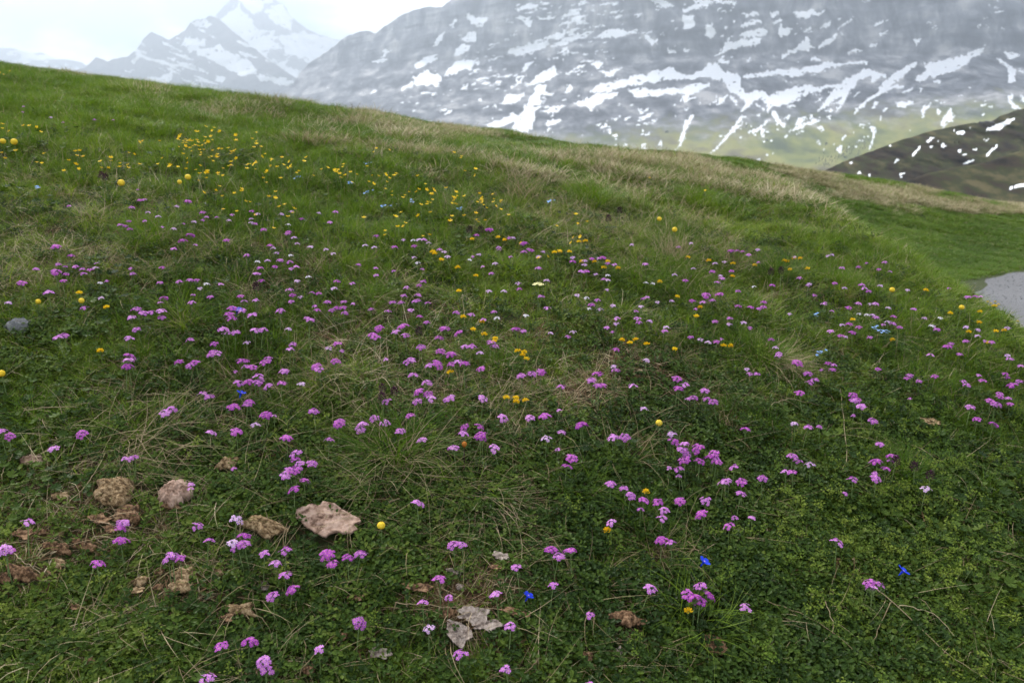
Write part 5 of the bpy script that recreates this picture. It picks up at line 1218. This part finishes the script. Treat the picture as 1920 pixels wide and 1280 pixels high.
for k in range(5): petal_cup(G, np.array([.009 * math.cos(k * 1.26), .009 * math.sin(k * 1.26), 0]), np.array([.5 * math.cos(k * 1.26), .5 * math.sin(k * 1.26), 1.]), .0075, 0, 5, .4, .6, k)
plant('cream_flower', 'flower', 1009, 534, G.build('flower_head', [M['cream']]), .08, 1.2, 0, None, None, 'pale cream flower cluster beside the dark mound'); lmk(1009, 534, 'cream flower cluster')
FORG = [(1642,615,'left pale blue flower tuft below the pink row',None),(1650,619,'middle pale blue flower tuft below the pink row',None),(1659,622,'right pale blue flower tuft below the pink row','pale blue tuft'),(1531,658,'single pale blue flower left of the fresh hummock',None),(1532,591,'faint blue flower among the right primroses',None),(690,306,'blue speck in the yellow drift below the green dip',None),(655,343,'blue speck below the yellow drift on the left',None),(690,360,'blue speck next to a pink cluster in the yellow drift',None),(770,377,'pale blue flower among low yellow flowers',None),(1030,377,'pair of blue flowers right of the spiky tuft',None),(67,352,'dark blue flower high on the left slope',None),(555,333,'pale blue speck right of the yellow globes',None),(862,392,'blue flower at the end of the yellow drift',None),(718,386,'pale blue flower below the middle yellow drift',None)]
FH = [forget_head(q) for q in range(4)]
prefetch([(t[0], t[1], .06) for t in FORG])
for q, (px, py, label, lm) in enumerate(FORG):
    plant('forget_me_not', 'flower', px, py, FH[q % 4], .06, 1.0, None, None, None, label, 'pale blue flowers')
    if lm: lmk(px, py, lm)
for q, (px, py, label) in enumerate([(1570,1045,'brown dried seed stalk left of the paired straw heads'),(1604,1051,'tan dried flower head standing by the dark twig')]):
    G = Geo()
    for k in range(9):
        d = rng.normal(0, 1, 3); d[2] = abs(d[2]); leaflet(G, np.array([0, 0, -.004 * (k % 3)]), d, rng.normal(0, 1, 3), .007, .0045, 0, .2)
    plant('dried_flower', 'flower', px, py, G.build('flower_head', [M['dead'] if q == 0 else M['dry']]), .07, 1.0, None, None, STEM_FOR(.07, 'dead'), label)
lmk(1872, 535, 'grey path end')

# yellow kidney vetch heads ---------------------------------------
VE = [(640,430,[(508,130),(525,140),(555,175),(735,60),(875,50),(905,65),(650,218),(750,265),(660,350),(790,520),(797,590),(677,495),(865,615),(860,632),(985,685),(1015,690),(1020,708),(1035,730),(615,803),(970,945),(972,965),(915,943),(1030,960),(1185,135),(1270,130),(1225,130),(1340,185),(1415,185),(1492,185),(1465,218),(1545,222),(1565,625),(1648,620),(1615,640),(1703,645),(1857,672),(1775,297),(1870,380),(730,565),(1330,75),(1360,70),(1000,85)]),
      (1280,430,[(28,160),(75,490),(105,440),(228,655),(265,655),(278,268),(150,180),(400,205),(600,230),(620,165),(585,185),(1358,345),(945,510),(1660,465),(1495,475),(1790,570),(1605,580),(1715,640),(1175,622),(1700,405),(1720,415),(1745,405),(1760,420),(1735,432),(1870,515),(1650,525),(565,180),(650,165),(275,195),(700,225),(1750,575)]),
      (0,430,[(443,362),(600,440),(563,682)]),(640,850,[(1698,222),(1478,430)]),(1280,850,[(33,887)])]
VH = [vetch_head(q, M['yellow']) for q in range(5)]
VETCH = []
for ox, oy, l in VE:
    for (a, b) in l: VETCH.append(dict(px=ox + a * .336, py=oy + b * .336))
prefetch([(v['px'], v['py'], (.055 * .82)) for v in VETCH])
for q, v in enumerate(VETCH):
    v['o'] = plant('kidney_vetch', 'flower', v['px'], v['py'], VH[q % 5], .055, .82, None, ROS[q % 4], None, None, 'yellow vetch heads in the turf')

# small yellow flowers of the far drifts: each its own object, too small for parts
CUPS = [join_geo('yellow_flower', [(cup_head(q, .0105, M['yellow']), (0, 0, .12)), (stem_mesh('stem', .118, (0, 0), q), (0, 0, 0))]) for q in range(5)]
DRIFT = [('small yellow flower in the dense yellow drift high on the left slope','dense upper yellow drift',[(370,252,38,11,44),(425,250,16,10,10),(300,258,28,8,9),(440,268,24,8,10)]),
 ('small yellow flower in the second yellow band below the dense drift','second yellow band',[(432,293,30,8,18),(385,300,16,5,5),(330,297,22,5,6),(490,283,8,12,5),(530,290,18,8,9),(525,308,12,6,4),(578,294,16,6,7)]),
 ('orange yellow flower of the loose group below the second band','loose orange group',[(405,330,18,10,6),(458,348,20,8,7),(505,352,18,8,6),(535,378,8,5,4),(520,395,4,3,1)]),
 ('small yellow flower in the thin line running down to the spiky tuft','thin yellow line',[(650,300,14,5,7),(700,313,26,5,12),(760,335,16,5,8),(800,345,14,5,7),(842,350,18,5,10),(880,355,16,4,8),(912,360,10,5,9),(935,370,12,5,4),(620,308,12,7,5)]),
 ('tiny yellow flower of the scatter under the thin yellow line','scatter under the thin line',[(800,382,18,6,6),(872,390,14,6,5),(735,405,18,9,4),(790,412,14,5,3),(745,395,12,4,3)]),
 ('yellow flower in the small groups at the far left side','far left yellow groups',[(137,288,6,8,6),(205,291,12,5,5),(238,292,10,4,4),(60,224,12,4,4),(12,222,7,3,4),(10,275,9,5,3),(90,278,30,15,4),(120,270,12,4,2),(8,122,6,3,3)]),
 ('tiny yellow flower alone in the dry far slope','scattered far yellow flowers',[(690,262,8,2,3),(870,280,10,4,3),(895,311,7,2,3),(1040,400,22,5,4),(1080,420,14,5,3),(1020,460,18,5,3),(1210,330,40,8,2)])]
YC = []
for label, grp, cl in DRIFT:
    for (cx, cy, sx, sy, n) in cl:
        parts_ = max(1, round(n / 8))
        for s_ in range(parts_):
            ox = (s_ - (parts_ - 1) / 2) * sx * 2.2 / parts_
            oy = ((s_ % 2) - .5) * sy if parts_ > 1 else 0
            m_ = n // parts_ + (s_ < n % parts_)
            YC.append(dict(px=cx + ox, py=cy + oy, p=[(cx + ox + rng.normal(0, 1.5 * sx / parts_ ** .7), cy + oy + rng.normal(0, 1.3 * sy)) for _ in range(m_)], os=[], o={}))
prefetch([(a, b, .115) for c in YC for a, b in c['p']])
for c in YC:
    for (px, py) in c['p']:
        x, y, z, d = ground_at(px, py, .115)
        if not np.isfinite(x) or y > 9: continue
        o = link('yellow_flower', CUPS[int(rng.integers(5))], None, (x, y, z), (rng.normal(0, .12), rng.normal(0, .12), rng.uniform(0, 6.28)), rng.uniform(.5, .8))
        c['os'].append(o)

# ---- primroses: the 300 that show largest are single things, the rest one scatter
full, plain, rest = PR[:190], PR[190:300], PR[300:]
VAR = {k: [join_geo('primrose', [(h, (*b, HS)), (stem_mesh('stem', HS, b, q), (0, 0, 0)), (ROS[q % 4], (0, 0, 0))]) for q, (h, b) in enumerate(zip(hs, BEND * 2))] for k, hs in HEADS.items()}
for i, p in enumerate(full + plain):
    q = i % 4; hs = HEADS[p['k']]; h = hs[i % len(hs)]
    sc = rng.uniform(.92, 1.12); rot = (rng.normal(0, .07), rng.normal(0, .07), rng.uniform(0, 6.28))
    if i < len(full):
        o = bpy.data.objects.new('primrose', None); COL.objects.link(o); o.location = (p['x'], p['y'], p['z']); o.rotation_euler = rot; o.scale = (sc,) * 3
        link('flower_head', h, o, (*BEND[q], HS), (rng.normal(0, .25), rng.normal(0, .25), 0)); link('stem', STEMS[q], o); link('leaf_rosette', ROS[q], o)
    else:
        vs = VAR[p['k']]; o = link('primrose', vs[i % len(vs)], None, (p['x'], p['y'], p['z']), rot, sc)
    p['o'] = o; tag(o, None, 'flower', 'pink primroses in the meadow')
for k, vs in VAR.items():
    for v in vs: proto('primrose' + k, v)
for k, nm, lb in (('n', 'far_pink_primroses', 'pink primroses thickly dotted over the middle and far turf'), ('p', 'far_pale_primroses', 'pale lilac primroses dotted over the far turf'),
                  ('s', 'far_small_primroses', 'small pink primroses dotted over the far turf'), ('b', 'far_large_primroses', 'large pink primroses far up the slope'), ('w', 'far_white_primroses', 'near white primroses far up the slope')):
    l = [p for p in rest if p['k'] == k]
    if l: scatter(nm, 'primrose' + k, np.array([p['x'] for p in l]), np.array([p['y'] for p in l]), np.array([p['z'] for p in l]), uni(.74, .92, len(l)), lb, tilt=0)

# ------------------------------------------------------------------ labels that say which one
ORD = ['nearest', 'second nearest', 'third nearest', 'fourth nearest', 'fifth nearest', 'sixth nearest', 'seventh nearest', 'eighth nearest', 'ninth nearest', 'tenth nearest', 'eleventh nearest', 'twelfth nearest',
       'thirteenth nearest', 'fourteenth nearest', 'fifteenth nearest', 'sixteenth nearest', 'seventeenth nearest', 'eighteenth nearest']
def name_by_place(items, noun, short):
    P = np.array([(p['px'], p['py']) for p in items]); L = np.array([(a, b) for a, b, _ in LM])
    d = P[:, None] - L[None]; dist = np.hypot(d[..., 0], d[..., 1] * 1.3)
    side = np.where(np.abs(d[..., 0]) > np.abs(d[..., 1]), np.where(d[..., 0] < 0, 0, 1), np.where(d[..., 1] < 0, 2, 3))
    rank = np.zeros(dist.shape, int)
    for l in range(len(L)):
        for s_ in range(4):
            ii = np.where(side[:, l] == s_)[0]; ii = ii[np.argsort(dist[ii, l])]; rank[ii, l] = np.arange(len(ii))
    W_ = ['left of', 'right of', 'behind', 'in front of']
    for i, p in enumerate(items):
        if 'o' not in p: continue
        cost = dist[i] / 90 + .75 * rank[i] + np.where(rank[i] >= len(ORD), 99, 0)
        l = int(np.argmin(cost)); adj = {'b': 'large pink ', 'n': 'pink ', 's': 'small pink ', 'p': 'pale lilac ', 'w': 'whitish '}.get(p.get('k'), 'yellow ')
        p['o']['label'] = '%s%s, %s %s %s the %s' % (adj, noun, ORD[rank[i, l]], short, W_[side[i, l]], LM[l][2])
name_by_place(PR, 'primrose', 'primrose')
name_by_place(VETCH, 'vetch head', 'vetch')
name_by_place(YC, 'clump flower', 'clump')
for c in YC:
    for o in c['os']: tag(o, c['o']['label'], 'flower', c['o']['label'].replace('clump flower', 'flower clump'))
print('built in %.1f s; primroses %d, vetch %d' % (time.time() - T0, len(PR), len(VETCH)))
